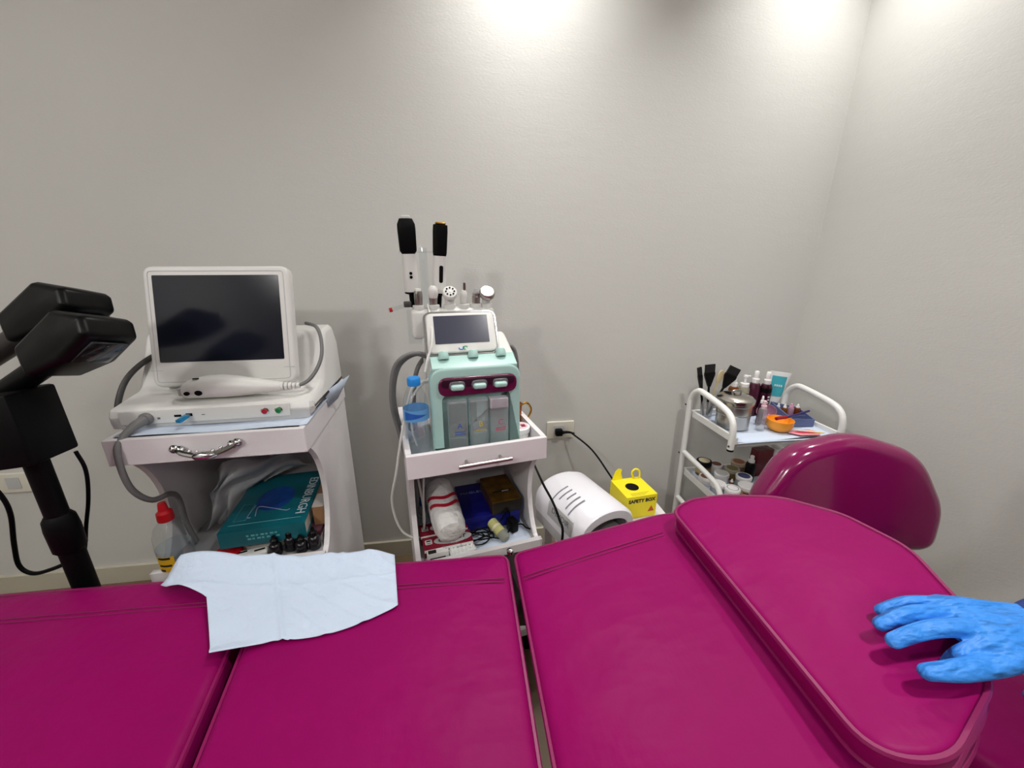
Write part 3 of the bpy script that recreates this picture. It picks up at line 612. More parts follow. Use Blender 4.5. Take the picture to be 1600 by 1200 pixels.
# ------------------------------------------------------------------ things on the lower shelf of the middle cart (z = .447)
ZC = .4465
o = sheet('shelf_liner', TB, 16, 12, lambda a, b: (-.155+.312*a, .026+.30*b, ZC+.0008+.0006*math.sin(a*8+b*5)), PAPERL, 'pale blue paper lining the lower shelf of the middle cart', 'paper', .0004)
ZC += .0030
def carton(label, c, size, yaw, z):
    t = thing('medicine_carton', label, 'box', TB @ Vector((c[0], c[1], z)), YB+yaw, 'maroon cartons'); a, b, h = size; MR = M('carton_maroon', (122, 16, 40), .45)
    obj('carton', bx(-a/2, a/2, -b/2, b/2, 0, h, .0008), MR, t, False)
    obj('white_edge', bx(-a/2+.001, a/2-.001, -b/2-.0006, -b/2+.001, h-.009, h-.0005), WHITEM, t, False)
    obj('oval_panel', prism(nb(), [(.016+.055*math.cos(i*PI/16), .002+.020*math.sin(i*PI/16)) for i in range(32)], 0, .0006, Matrix.Translation((0, 0, h))), PLASG, t, False)
    text('C-K JECT', .020, INK, t, Matrix.Translation((.012, .002, h+.0009)), shear=.25, bold=.0004)
    obj('badge', pad(nb(), rrect(.020, .020, .004), h, h+.0008, .0002, T=Matrix.Translation((-.054, .004, 0))), PLASG, t); obj('badge_print', bx(-.060, -.048, .005, .010, h+.0008, h+.0012), INK, t, False); obj('badge_print', bx(-.060, -.048, -.003, -.001, h+.0008, h+.0012), INK, t, False)
    return t
carton('maroon C-K JECT carton nearer the bed, its logo in view', (-.088, .068), (.14, .055, .026), 0, ZC)
carton('maroon C-K JECT carton further back, half under the cotton roll', (-.092, .125), (.14, .055, .030), 0, ZC)
# plastic-wrapped cotton roll, lying with its end to the camera
t = thing('cotton_roll', 'white cotton roll in crinkled clear wrap with red printed band', 'cotton roll', TB @ Vector((-.082, .112, ZC+.078)), YB+.06); t.rotation_euler = (math.radians(14), 0, YB+.08)
bm = nb(); rr = [(.004, -.075), (.022, -.074), (.038, -.066), (.0445, -.045), (.046, -.01), (.046, .05), (.044, .11), (.03, .125)]; seg = 28; rs = []
for r, z in rr: rs.append([Matrix.Rotation(-PI/2, 4, 'X') @ Vector((r*(1+.05*math.sin(i*5.1+z*60))*math.cos(2*PI*i/seg), r*(1+.05*math.sin(i*3.7+z*40))*math.sin(2*PI*i/seg), z)) for i in range(seg)])
rings(bm, rs); obj('cotton', bm, M('cotton_white', (228, 226, 224), .45, bump=[(40, .9, .01, (1, 1, 1)), (16, .6, .01, (1, 1, 1))], coat=.4), t)
for y0, y1 in ((.0, .012), (.03, .042)):
    bm = nb(); rings(bm, [[Vector((.0485*math.cos(a), y+.012*math.sin(a*3), .0485*math.sin(a))) for a in [math.radians(20+i*8) for i in range(18)]] for y in (y0, y1)], False, False, False); obj('red_band', bm, M('red_print', (176, 20, 48), .4), t)
bm = nb(); g = [[Vector((-.03+.07*i/8, -.076-.012*math.sin(i*1.3+j)-.006*j, -.03-.012*j+.004*math.sin(i*2.1))) for i in range(9)] for j in range(4)]; rings(bm, g, False, False, False); obj('loose_wrap', bm, CLH, t)
# blue box and the black-gold box on it
t = thing('blue_box', 'flat navy blue gift box on the middle cart shelf', 'box', TB @ Vector((.062, .205, ZC)), YB-.02)
obj('box', bx(-.088, .088, -.095, .095, 0, .050, .002), M('navy_card', (12, 16, 110), .4), t); obj('lid_seam', bx(-.0885, .0885, -.0955, .0955, .030, .031), M('navy_dark', (6, 8, 60), .5), t, False)
text('MAGLEV', .017, M('navy_silver', (120, 130, 170), .35), t, Matrix.Translation((-.040, .040, .0504)), sx=1.2)
t = thing('gold_box', 'black and gold box stacked on the navy box', 'box', TB @ Vector((.103, .180, ZC+.0505)), YB+.02)
obj('box', bx(-.046, .046, -.075, .075, 0, .042, .001), M('black_card', (22, 18, 14), .35), t); GC = M('gold_card', (112, 82, 28), .32, .6, var=(30, .4))
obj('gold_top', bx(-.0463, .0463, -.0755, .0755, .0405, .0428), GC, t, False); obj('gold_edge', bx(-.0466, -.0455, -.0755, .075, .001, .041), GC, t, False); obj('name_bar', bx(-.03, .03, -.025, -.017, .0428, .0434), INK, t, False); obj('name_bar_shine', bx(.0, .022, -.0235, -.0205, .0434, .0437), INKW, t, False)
# vial
t = thing('small_vial', 'small capped vial with yellow-green label among the black cables', 'bottle', TB @ Vector((.066, .072, ZC+.019)), YB); t.rotation_euler = (math.radians(-78), 0, YB+.35)
obj('body', lathe(nb(), [(.010, -.042), (.0155, -.036), (.016, -.02), (.016, .03), (.0155, .036)], 18), CLEAR('vial_glass', (190, 192, 180), body=.5), t)
obj('label', lathe(nb(), [(.0164, -.016), (.0164, .034)], 18, cap0=False, cap1=False), M('vial_label', (196, 194, 128), .5), t)
obj('band', lathe(nb(), [(.0167, .004), (.0167, .012)], 18, cap0=False, cap1=False), M('vial_band', (226, 220, 190), .5), t)
# cable coil with an adapter
t = thing('power_adapter', 'black power adapter with a tangled cord on the middle cart shelf', 'adapter', TB @ Vector((.03, .065, ZC)), YB)
bm = nb(); pts = []; random.seed(3)
for i in range(34):
    a = i*.83; rx = .040+.012*math.sin(i*.7); ry = .026+.010*math.cos(i*.53)
    pts.append((-.028+rx*math.cos(a)+.010*math.sin(i*.61), .004+ry*math.sin(a)+.006*math.cos(i*.9), .004+.010*(.5+.5*math.sin(i*1.31))+.0002*i))
pts += [(.03, -.02, .01), (.06, -.005, .008), (.075, .012, .012)]
tube(bm, pts, .0019, 6, 6); tube(bm, [(.082, .03, .03), (.079, .036, .052), (.070, .032, .062), (.052, .034, .03)], .0024, 6, 6); tube(bm, [(.09, .018, .014), (.115, .02, .012), (.122, .0, .012), (.128, -.02, .02)], .0024, 6, 6); obj('cable', bm, BLACK, t)
obj('adapter', box(nb(), (.084, .016, .021), (.024, .034, .040), .004, (0, 0, .3)), BLACK, t)
t = thing('bubble_pack', 'small white bubble wrap pad at the front of the middle cart shelf', 'packet', TB @ Vector((-.052, .034, ZC+.0005)), YB+.15)
obj('pad', pad(nb(), dense(rrect(.075, .034, .006), .01), 0, .014, .005), M('bubble_white', (226, 228, 226), .4), t)
for i in range(6):
    for j in range(3): obj('bubble', lathe(nb(), [(.0048, .0135), (.004, .0165), (.001, .0178)], 8, o=(-.029+i*.0115, -.011+j*.011, 0)), MATS['bubble_white'], t)
t = thing('small_white_box', 'small white box with black print in the front left of the shelf', 'box', TB @ Vector((-.122, .033, ZC)), YB)
obj('box', bx(-.03, .03, -.010, .010, 0, .024, .001), PLAS, t); obj('print_block', bx(-.026, -.004, -.008, .006, .024, .0244), INK, t, False); obj('print_block', bx(-.022, .02, -.0106, -.0098, .004, .010), INK, t, False)
bottle('blue_dropper', 'small blue-capped clear bottle at the left wall of the shelf', 'bottle', TB @ Vector((-.142, .205, ZC)), [(.012, 0), (.013, .002), (.013, .06), (.008, .068)], CLH, [(.0095, .066), (.0098, .088), (.007, .092)], M('deep_blue', (30, 66, 150), .4))

# ------------------------------------------------------------------ curing lamp and safety box on a low table behind the bed
lt = thing('low_table', 'low white table behind the bed under the curing lamp', 'table', (.30, 1.14, 0), YW)
obj('tabletop', bx(-.17, .24, -.15, .15, .385, .405, .003), WHITE, lt)
for x in (-.15, .22):
    for y in (-.13, .13): obj('leg', bx(x-.014, x+.014, y-.014, y+.014, 0, .385), WHITE, lt, False)
dv = thing('curing_lamp', 'white arched curing lamp with slots on its lid beside the middle cart', 'lamp', (.225, 1.105, .4055), math.radians(27))
def archs(w_, h_, n=18): return [(w_/2*math.cos(a), h_*.66*max(0, math.sin(a))**.62) for a in [PI*i/n for i in range(n+1)]]
dvu = obj('base', pad(nb(), dense(rrect(.212, .245, .02), .03), 0, .0395, .004), PLASG, dv); dvu.location = (0, 0, 0)
bm = nb(); rs = []
for y, wo, ho, wi, hi in ((-.13, .20, .150, .165, .112), (-.12, .215, .160, .17, .115), (.10, .215, .168, .17, .12), (.125, .20, .15, .16, .11)):
    o_ = archs(wo, ho); i_ = archs(wi, hi)[::-1]
    rs.append([Vector((p[0], y, p[1])) for p in o_+i_])
rings(bm, rs, True, True, True); obj('shell', bm, M('lamp_shell_white', (228, 226, 232), .3), dvu)
obj('inner_liner', rings(nb(), [[Vector((p[0], y, p[1])) for p in archs(.166, .112)] for y in (-.118, .11)], False, False, False), M('lamp_liner', (120, 120, 122), .25, .4), dvu)
obj('back_plate', rings(nb(), [[Vector((p[0], y, p[1])) for p in archs(.168, .113)] for y in (.105, .118)]), DGREY, dvu)
obj('tray', bx(-.08, .08, -.11, .11, .001, .006, .002), PLASG, dvu)
for i in range(9): obj('led_bulb', lathe(nb(), [(.005, 0), (.004, .004), (.001, .006)], 8, Matrix.Translation((.066*math.cos(PI*(i+1)/10), -.06 if i % 2 else .0, .060*math.sin(PI*(i+1)/10)**.62)) @ Matrix.Rotation(PI/2-PI*(i+1)/10, 4, 'Y') @ Matrix.Rotation(PI, 4, 'X')), INKW, dvu)
GS = M('slot_grey', (138, 138, 146), .6)
for i in range(5):
    bm = nb(); y = -.055+i*.022; o_ = archs(.2155, .1655)
    sel = [a for a in (math.radians(108+k*5) for k in range([9, 8, 5, 7, 9][i]))]
    tube(bm, [(.1085*math.cos(a), y, .1665*.66*math.sin(a)**.62) for a in sel], .0022, 6, 0); obj('vent_slot', bm, GS, dvu)
sp = obj('side_panel', box(nb(), (0, 0, 0), (.13, .004, .052), .0015), PLASG, dvu); sp.location = (-.104, -.03, .05); sp.rotation_euler = (math.radians(-8), 0, -PI/2)
text('DEVOIR', .026, INKG, dvu, Matrix.Translation((-.1075, -.035, .056)) @ Matrix.Rotation(-PI/2, 4, 'Z') @ Matrix.Rotation(math.radians(-8), 4, 'X') @ TXZ)
for o in list(dvu.children): o.parent = dv; o.location.z += .04
# yellow sharps box
sb = thing('safety_box', 'yellow cardboard safety box with a round hole and raised flaps', 'box', (.425, 1.215, .4055), math.radians(14))
bw, bd, bh = .115, .115, .085
obj('carton', bx(-bw/2, bw/2, -bd/2, bd/2, 0, bh, .001), YELL, sb, False)
bm = nb(); lathe(bm, [(.023, bh), (.023, bh+.0006)], 24, o=(-.006, .0, 0)); obj('needle_hole', bm, BLACK, sb)
bm = nb(); prism(bm, fillet([(-.055, 0), (-.012, 0), (-.018, .022), (-.012, .036), (-.026, .040), (-.04, .03)], .003, 2), 0, .002, Matrix.Translation((0, .056, bh)) @ Matrix.Rotation(-.25, 4, 'X') @ TXZ); obj('flap', bm, YELL, sb, False)
bm = nb(); tube(bm, [(.028, .05, bh), (.022, .052, bh+.024), (.034, .052, bh+.036), (.05, .05, bh+.026), (.052, .048, bh)], .004, 4, 3); obj('handle_flap', bm, YELL, sb)
text('SAFETY BOX', .0175, INK, sb, Matrix.Translation((0, -bd/2-.0003, .066)) @ TXZ, bold=.0008)
for k in range(3): obj('print_line', bx(-.035, .035-.01*k, -.040-.006*k, -.0385-.006*k, bh, bh+.0004), M('olive_ink', (150, 136, 20), .6), sb, False)
bm = nb(); prism(bm, [(-.012, .02), (.012, .02), (0, .042)], 0, .0005, Matrix.Translation((.038, -bd/2, 0)) @ TXZ); obj('hazard_mark', bm, M('orange_red', (190, 70, 20), .6), sb, False)
# plug and cords
t = thing('power_plug', 'black power plug in the wall socket with a long black cord', 'plug', wp(1.052, .0115, .556), YW)
obj('plug_body', box(nb(), (-.004, -.014, 0), (.032, .026, .030), .007), BLACK, t)
bm = nb(); tube(bm, [(.010, -.018, 0), (.035, -.022, .002), (.06, -.026, -.004)], .007, 10, 4, taper=(1, .45)); Ti = t.matrix_basis.inverted()
pts = [aty(u, v, y) for u, v, y in ((895, 678, 1.50), (925, 703, 1.44), (952, 741, 1.37), (972, 772, 1.30), (979, 800, 1.24))] + [Vector((.37, 1.20, .42)), Vector((.36, 1.2, .41))]
wm = Matrix.Translation(wp(1.052, .0115, .556)) @ Matrix.Rotation(YW, 4, 'Z'); wi = wm.inverted()
tube(bm, [(.045, -.024, .001)]+[wi @ p for p in pts], .0036, 8, 6); obj('cord', bm, BLACK, t)
bm = nb(); tube(bm, [aty(833, 722, 1.19), aty(848, 755, 1.0), aty(864, 785, .955), aty(874, 812, .93), aty(879, 838, .91), Vector((.12, .89, .36)), Vector((.13, .9, .2)), Vector((.16, .98, .006))], .0036, 8, 6)
tag(obj('hanging_cord', bm, BLACK), 'thin black cord hanging from the middle cart past the white lamp', 'cord')

# ------------------------------------------------------------------ black lamp stand at the far left
ls = thing('lamp_stand', 'black floor stand with a control box and two angled lamp heads', 'lamp', (-.945, .705, 0), math.radians(6))
bm = nb(); lathe(bm, [(.021, .03), (.021, .72), (.019, .721), (.019, .92)], 18); obj('pole', bm, BLACK, ls)
bm = nb(); lathe(bm, [(.021, .655), (.027, .663), (.028, .712), (.026, .735), (.02, .745)], 18); obj('height_collar', bm, BLACK, ls)
bm = nb(); lathe(bm, [(.11, 0), (.11, .012), (.03, .03), (.022, .035)], 28); obj('base', bm, BLACK, ls)
bb = obj('control_box', box(nb(), (0, 0, 0), (.22, .10, .14), .006), BLACK, ls); bb.location = (-.075, .0, .935); bb.rotation_euler = (math.radians(-4), math.radians(-5), math.radians(4))
LW = Matrix.Translation((-.945, .705, 0)) @ Matrix.Rotation(math.radians(6), 4, 'Z'); LI = LW.inverted()
for k, (c, e) in enumerate(((aty(-60, 585, .80), aty(62, 508, .80)), (aty(10, 612, .73), aty(92, 556, .73)))):
    c, e = LI @ c, LI @ e; dr = (e-c).normalized()
    bm = nb(); tube(bm, [c, e], .021 if k else .023, 12, 0); obj('lamp_arm', bm, M('arm_grey_black', (50, 46, 46), .4) if k == 0 else BLACKS, ls)
    q = dr.to_track_quat('Y', 'Z').to_matrix().to_4x4()
    prf = fillet([(-.066, -.030), (-.062, .030), (.045, .048), (.100, .006), (.092, -.030), (.02, -.044)], .014, 4)
    bm = nb(); rs = [[Vector((x, p.x, p.y)) for p in inset(prf, i)] for x, i in ((-.046, .012), (-.042, .004), (-.034, 0), (.034, 0), (.042, .004), (.046, .012))]; rings(bm, rs)
    h_ = obj('lamp_head', bm, BLACKS, ls); h_.matrix_local = Matrix.Translation(e+dr*.035) @ q @ Matrix.Rotation(-.3, 4, 'Y')
    g_ = obj('lens', box(nb(), (0, .05, -.039), (.06, .06, .006), .002, (.12, 0, 0)), M('smoked_glass', (30, 30, 34), .1), h_)
obj('arm_joint', box(nb(), LI @ aty(-20, 615, .76), (.12, .06, .04), .012), BLACKS, ls)
bm = nb(); tube(bm, [LI @ aty(u, v, .75) for u, v in ((118, 705), (134, 735), (138, 780), (134, 840), (138, 930))]+[(.03, .04, .3), (.05, .02, .05)], .0036, 8, 6); obj('cable', bm, BLACK, ls)
bm = nb(); tube(bm, [LI @ aty(u, v, .76) for u, v in ((-40, 735), (-2, 770), (16, 802), (22, 850), (30, 884), (52, 896), (82, 889), (112, 876))], .0046, 8, 6); obj('cable', bm, BLACK, ls)

# ------------------------------------------------------------------ white metal trolley in the corner
OT = Vector((.993, 1.303, 0)); YT = math.radians(8.2)
TT_ = Matrix.Translation(OT) @ Matrix.Rotation(YT, 4, 'Z')
tr = thing('metal_trolley', 'white three-tier metal trolley with curved tube handles in the corner', 'trolley', OT, YT)
HX, DP = .219, .285; S1, S2, S3 = .635, .365, .145
for sx in (-1, 1):
    x = sx*HX
    bm = nb(); tube(bm, [(x, DP-.012, .04), (x, DP-.012, .40), (x, DP-.012, .66), (x, DP-.02, .715), (x, DP-.055, .748), (x, DP-.1, .750), (x, .07, .735), (x, .025, .715), (x, .006, .675), (x, .004, .605)], .0115, 12, 7); obj('side_tube', bm, WHITEM, tr)
    bm = nb(); lathe(bm, [(.0118, -.004), (.0118, .002)], 12, o=(x, .004, .602)); obj('end_cap', bm, BLACK, tr)
    for z in (S2, S3):
        bm = nb(); tube(bm, [(x, DP-.012, z+.095), (x, DP-.05, z+.094), (x, .07, z+.08), (x, .025, z+.062), (x, .006, z+.025), (x, .004, z-.03)], .0105, 12, 6); obj('tier_rail', bm, WHITEM, tr)
    for y, z in ((.0, .618), (DP-.0, .672), (DP-.0, .45)): obj('screw', lathe(nb(), [(.0042, 0), (.0035, .003)], 10, Matrix.Translation((x+sx*.0105, y, z)) @ Matrix.Rotation(sx*PI/2, 4, 'Y')), DGREY, tr)
    for y in (.03, DP-.012): obj('castor', lathe(nb(), [(.022, -.009), (.022, .009)], 16, Matrix.Translation((x, y, .022)) @ Matrix.Rotation(PI/2, 4, 'Y')), DGREY, tr)
    obj('front_leg', bx(x-.009, x+.009, .0, .018, .044, S3-.02), WHITEM, tr, False)
for z in (S1, S2, S3):
    s = obj('shelf', bx(-HX+.012, HX-.012, .002, DP-.004, z-.012, z-.006), WHITEM, tr, False)
    for a in ((-HX+.012, -HX+.022, .002, DP-.004), (HX-.022, HX-.012, .002, DP-.004), (-HX+.022, HX-.022, DP-.014, DP-.004)): obj('shelf_rim', bx(*a, z-.006, z+.012), WHITEM, s, False)
    obj('front_rim', bx(-HX+.022, HX-.022, .002, .010, z-.022, z-.006), M('rim_grey', (168, 168, 168), .3), s, False)
sheet('trolley_liner', TT_, 24, 14, lambda a, b: (-.198+.396*a, -.004+.272*b, S1-.004+.003*math.sin(a*6+b*4)*.4+(-.004 if b < .02 else 0)), PAPERL, 'pale blue paper liner on the top shelf of the trolley', 'paper', .0005)
sheet('trolley_liner', TT_, 16, 10, lambda a, b: (-.196+.39*a, .012+.256*b, S2-.004+.0008*math.sin(a*7+b*5)), PAPERL, 'pale blue paper liner on the second shelf of the trolley', 'paper', .0005)
Z1 = S1-.0008; Z2 = S2-.0022
# steel canister with lid
cn = thing('steel_canister', 'round stainless steel canister with a lid on the top shelf of the trolley', 'canister', TT_ @ Vector((-.126, .135, Z1)), YT); cn.scale = (1.08, 1.08, 1.2)
obj('body', lathe(nb(), [(.050, 0), (.054, .003), (.054, .045), (.0555, .048), (.0555, .075), (.0585, .078), (.0585, .086)], 36), STEEL, cn)
obj('lid', lathe(nb(), [(.061, .083), (.062, .086), (.061, .096), (.05, .104), (.03, .108), (.004, .109)], 36), M('bright_steel', (190, 186, 178), .18, 1), cn)
bm = nb(); tube(bm, [(-.016, 0, .106), (-.014, 0, .118), (.014, 0, .118), (.016, 0, .106)], .003, 8, 4); obj('lid_handle', bm, STEEL, cn)
bm = nb(); tube(bm, [(.0555*math.cos(a), .0555*math.sin(a), .046) for a in [i*PI/16 for i in range(32)]], .0018, 6, 0, True); obj('band', bm, STEEL, cn)
# brush cup
cpt = TT_ @ Vector((-.168, .236, Z1))
cu = thing('brush_cup', 'clear cup holding tint brushes at the left of the trolley', 'cup', cpt, YT)
obj('cup', lathe(nb(), [(.020, 0), (.022, .002), (.026, .07), (.0245, .07), (.0205, .004)], 20), CLH, cu)
def brush(label, base, rot, wide, ln=.155):
    t = thing('tint_brush', label, 'brush', base, 0, 'black tint brushes'); t.rotation_euler = rot
    bm = nb(); tube(bm, [(0, 0, 0), (0, 0, ln*.35), (0, 0, ln*.62)], .0045, 8, 0); obj('handle', bm, BLACK, t)
    k = wide; pr = fillet([(-.005, ln*.6), (.005, ln*.6), (.023*k, ln*.84), (.023*k, ln*.9), (-.023*k, ln*.9), (-.023*k, ln*.84)], .002, 2)
    obj('paddle', prism(nb(), pr, -.004, .004, TXZ), BLACKS, t); obj('bristles', bx(-.022*k, .022*k, -.003, .003, ln*.9, ln*1.06), M('bristle_black', (18, 17, 17), .9), t, False)
brush('narrow black tint brush standing furthest left in the cup', cpt+Vector((-.008, .004, .006)), (.03, -.26, .2), .4, .20)
brush('wide black tint brush standing upright in the cup', cpt+Vector((.006, .0, .006)), (-.05, -.06, .15), .95, .20)
brush('wide black tint brush leaning right over the steel canister', cpt+Vector((.012, .006, .01)), (.0, .42, .1), 1.15, .20)
t = thing('spatula', 'beige wooden spatula leaning in the brush cup', 'spatula', cpt+Vector((.004, .012, .006)), 0); t.rotation_euler = (0, .26, .2); t.scale = (1.3, 1.3, 1.3)
obj('blade', pad(nb(), [(.011*math.cos(a), .125+.022*math.sin(a)) for a in [i*PI/10 for i in range(20)]], -.0015, .0015, .0008, T=TXZ), M('beige_wood', (206, 190, 150), .6), t); obj('stick', bx(-.003, .003, -.0012, .0012, 0, .108), MATS['beige_wood'], t, False)
# bottles of the top shelf
WB = M('bottle_cap_white', (238, 236, 236), .35); LAV = M('label_lilac', (196, 190, 206), .5)
def pump(label, loc, r, h, mat, head='spray', lab=None, group='bottles on the trolley top', capm=WB, name='pump_bottle'):
    t = thing(name, label, 'bottle', loc, YT, group)
    obj('body', lathe(nb(), [(r*.9, 0), (r, .002), (r, h*.66), (r*.85, h*.72), (r*.5, h*.745)], 20), mat, t)
    if lab: obj('label', lathe(nb(), [(r*1.02, h*.15), (r*1.02, h*.55)], 20, cap0=False, cap1=False), lab, t)
    if head == 'spray':
        obj('collar', lathe(nb(), [(r*.62, h*.735), (r*.64, h*.74), (r*.62, h*.83), (r*.4, h*.84)], 16), capm, t); obj('nozzle', lathe(nb(), [(r*.36, h*.84), (r*.4, h*.9), (r*.4, h*.985), (r*.3, h)], 14), capm, t)
    elif head == 'pump':
        obj('collar', lathe(nb(), [(r*.8, h*.72), (r*.82, h*.73), (r*.8, h*.80), (r*.3, h*.81)], 16), capm, t)
        bm = nb(); lathe(bm, [(r*.2, h*.8), (r*.2, h*.95), (r*.42, h*.96), (r*.36, h)], 12); box(bm, (r*.5, 0, h*.975), (r*.9, r*.35, h*.03), .0005); obj('nozzle', bm, capm, t)
    else:
        obj('collar', lathe(nb(), [(r*.6, h*.73), (r*.6, h*.83), (r*.5, h*.84)], 14), capm, t); obj('bulb', lathe(nb(), [(r*.36, h*.83), (r*.4, h*.9), (r*.3, h*.98), (r*.1, h)], 12), capm, t)
    return t
AMBO = CLEAR('amber_dark', (150, 84, 22), body=.5); CLP = CLEAR('pump_clear', (222, 218, 200), body=.35)
pump('amber bottle with a white cap and lilac label behind the canister', TT_ @ Vector((-.055, .245, Z1)), .019, .165, AMBO, 'drop', LAV)
pump('clear lotion bottle with a white pump behind the canister', TT_ @ Vector((-.012, .24, Z1)), .021, .168, CLP, 'pump')
pump('plum spray bottle with a white sprayer, left of the pair', TT_ @ Vector((.030, .235, Z1)), .021, .185, PURP)
t = pump('dark plum spray bottle with white writing, right of the pair', TT_ @ Vector((.066, .215, Z1)), .021, .185, CLEAR('dark_plum', (60, 16, 38), body=.75))
for i in range(5): obj('label_writing', bx(-.004+.001*(i % 2), .005-.001*(i % 3), -.0222, -.0208, .035+i*.012, .041+i*.012), INKW, t, False)
obj('dark_band', lathe(nb(), [(.0213, .102), (.0213, .121)], 18, cap0=False, cap1=False), BLACKS, t)
pump('small clear bottle with a pink collar in front of the plum bottles', TT_ @ Vector((-.042, .088, Z1)), .0155, .115, CLH, 'spray', None, capm=M('pink_cap', (232, 196, 204), .4))
pump('slim plum dropper bottle in front of the plum spray bottles', TT_ @ Vector((-.008, .138, Z1)), .011, .115, CLEAR('plum_slim', (80, 26, 60), body=.6), 'drop')
# cosmetic tube
t = thing('cosmetic_tube', 'white and teal cosmetic tube standing on its cap on the trolley', 'tube', TT_ @ Vector((.115, .235, Z1)), YT); t.rotation_euler = (0, .10, YT-.35); t.scale = (1.3, 1.3, 1.3)
obj('cap', lathe(nb(), [(.016, .0), (.0165, .025)], 18), BLACKS, t)
bm = nb(); rs = []
for z, rx, ry in ((.025, .017, .017), (.04, .020, .018), (.08, .0245, .011), (.125, .030, .0025), (.138, .031, .0015)): rs.append([Vector((rx*math.cos(2*PI*i/20), ry*math.sin(2*PI*i/20), z)) for i in range(20)])
rings(bm, rs); obj('tube_body', bm, M('tube_white', (232, 234, 234), .35), t)
bm = nb(); rs = []
for z, rx, ry in ((.062, .0215, .0150), (.08, .0235, .0118), (.125, .0245, .0034)): rs.append([Vector((rx*math.cos(a), ry*math.sin(a)-.0006, z)) for a in [math.radians(-150+i*12) for i in range(11)]])
rings(bm, rs, False, False, False); obj('teal_panel', bm, M('teal_print', (58, 164, 180), .45), t)
for q in range(4): o = obj('print_mark', bx(-.011+q*.006, -.0072+q*.006, -.0005, .0005, -.003, .003), INKW, t, False); o.location = (0, -.0098, .096); o.rotation_euler = (-.19, 0, 0)
# blue tray with little bottles
bt = thing('blue_tray', 'slanted slate blue plastic tray on the top shelf of the trolley', 'tray', TT_ @ Vector((.134, .138, Z1)), YT+math.radians(-8)); bt.scale = (1.08, 1.15, 1.3)
BT_ = M('slate_blue_plastic', (92, 104, 146), .4)
poly = [(-.052, .046), (-.03, -.042), (.05, -.042), (.055, .046)]
obj('floor', prism(nb(), fillet(poly, .004, 2)[::-1], 0, .003), BT_, bt, False)
for a, b, ha, hb in ((poly[0], poly[1], .050, .024), (poly[1], poly[2], .024, .022), (poly[2], poly[3], .022, .030), (poly[3], poly[0], .030, .050)):
    a, b = Vector((*a, 0)), Vector((*b, 0)); n_ = Vector((-(b-a).y, (b-a).x, 0)).normalized()*.002; Z = Vector((0, 0, 1))
    obj('tray_wall', rings(nb(), [[p-n_, p+n_, p+n_+Z*hh, p-n_+Z*hh] for p, hh in ((a, ha), (b, hb))]), BT_, bt, False)
obj('divider', bx(-.02, .05, -.002, .002, .003, .02), BT_, bt, False)
Tt = TT_ @ Matrix.Translation((.134, .138, Z1)) @ Matrix.Rotation(math.radians(-8), 4, 'Z') @ Matrix.Diagonal((1.08, 1.15, 1.3, 1))
for i, (x, y, r, h, m, lab, cm) in enumerate(((-.030, .034, .010, .058, CLH, 'tiny clear dropper at the left corner of the blue tray', WB), (-.008, .030, .0105, .056, AMBO, 'tiny amber dropper beside the pink bottle in the blue tray', WB), (.014, .028, .0115, .060, PINKC, 'tiny pink bottle in the middle of the blue tray', M('rose_cap', (222, 160, 190), .4)), (.040, .030, .011, .056, CLEAR('amber_brown', (130, 62, 30), body=.6), 'tiny brown dropper at the right end of the blue tray', WB))):
    pump(lab, Tt @ Vector((x, y, .0032)), r, h, m, 'drop', None, 'small bottles in the blue tray', cm, 'dropper_bottle')
t = thing('pink_cup', 'translucent pink silicone cup tipped against the blue tray', 'cup', TT_ @ Vector((.044, .160, Z1+.022)), YT); t.rotation_euler = (.35, -.6, YT); t.scale = (1.2, 1.2, 1.2)
obj('cup', lathe(nb(), [(.008, -.012), (.018, -.010), (.026, .006), (.029, .024), (.028, .024), (.024, .006), (.008, -.009)], 22), PINKC, t)
# orange bowl
ob = thing('orange_bowl', 'orange plastic mixing bowl at the front of the trolley', 'bowl', TT_ @ Vector((.026, .075, Z1)), YT)
obj('bowl', lathe(nb(), [(.026, 0), (.033, .003), (.043, .018), (.0455, .042), (.0440, .042), (.040, .017), (.028, .006), (.002, .0055)], 30, cap1=True), M('orange_plastic', (244, 158, 38), .4), ob)
pO = TT_ @ Vector((.026, .075, Z1))
t = thing('mixing_spatula', 'red and navy mixing spatula resting across the orange bowl', 'spatula', pO+Vector((.0, .0, .0)), YT)
bm = nb(); tube(bm, [(.02, .0, .047), (.08, .010, .053), (.135, .020, .060)], .0042, 8, 4); obj('handle', bm, M('navy_handle', (44, 28, 92), .35), t)
bm = nb(); tube(bm, [(-.026, -.008, .0485), (-.01, -.004, .049), (.022, .0005, .0485)], .0065, 10, 4); obj('blade', bm, M('red_blade', (140, 10, 44), .2), t)
t = thing('pink_packet', 'pink and crimson sachet lying on the trolley liner', 'packet', TT_ @ Vector((.095, .028, Z1+.001)), YT-.1)
obj('sachet', pad(nb(), fillet([(-.062, .004), (-.03, -.022), (.04, -.022), (.055, .0), (.03, .026), (-.03, .026)], .004, 2), 0, .005, .002), M('sachet_pink', (228, 150, 158), .4), t); obj('crimson_print', prism(nb(), [(-.045, .0), (-.02, -.012), (.03, -.014), (.015, .002), (-.02, .008)], .005, .0055), M('crimson', (186, 30, 64), .4), t, False)
t = thing('wooden_stick', 'flat stick half white half wooden on the pink sachet', 'stick', TT_ @ Vector((.098, .03, Z1+.0075)), YT-.42)
obj('white_half', bx(-.055, .008, -.004, .004, 0, .003), PLAS, t, False); obj('wood_half', bx(.008, .058, -.0045, .0045, 0, .003), M('pale_wood', (240, 214, 150), .6), t, False)
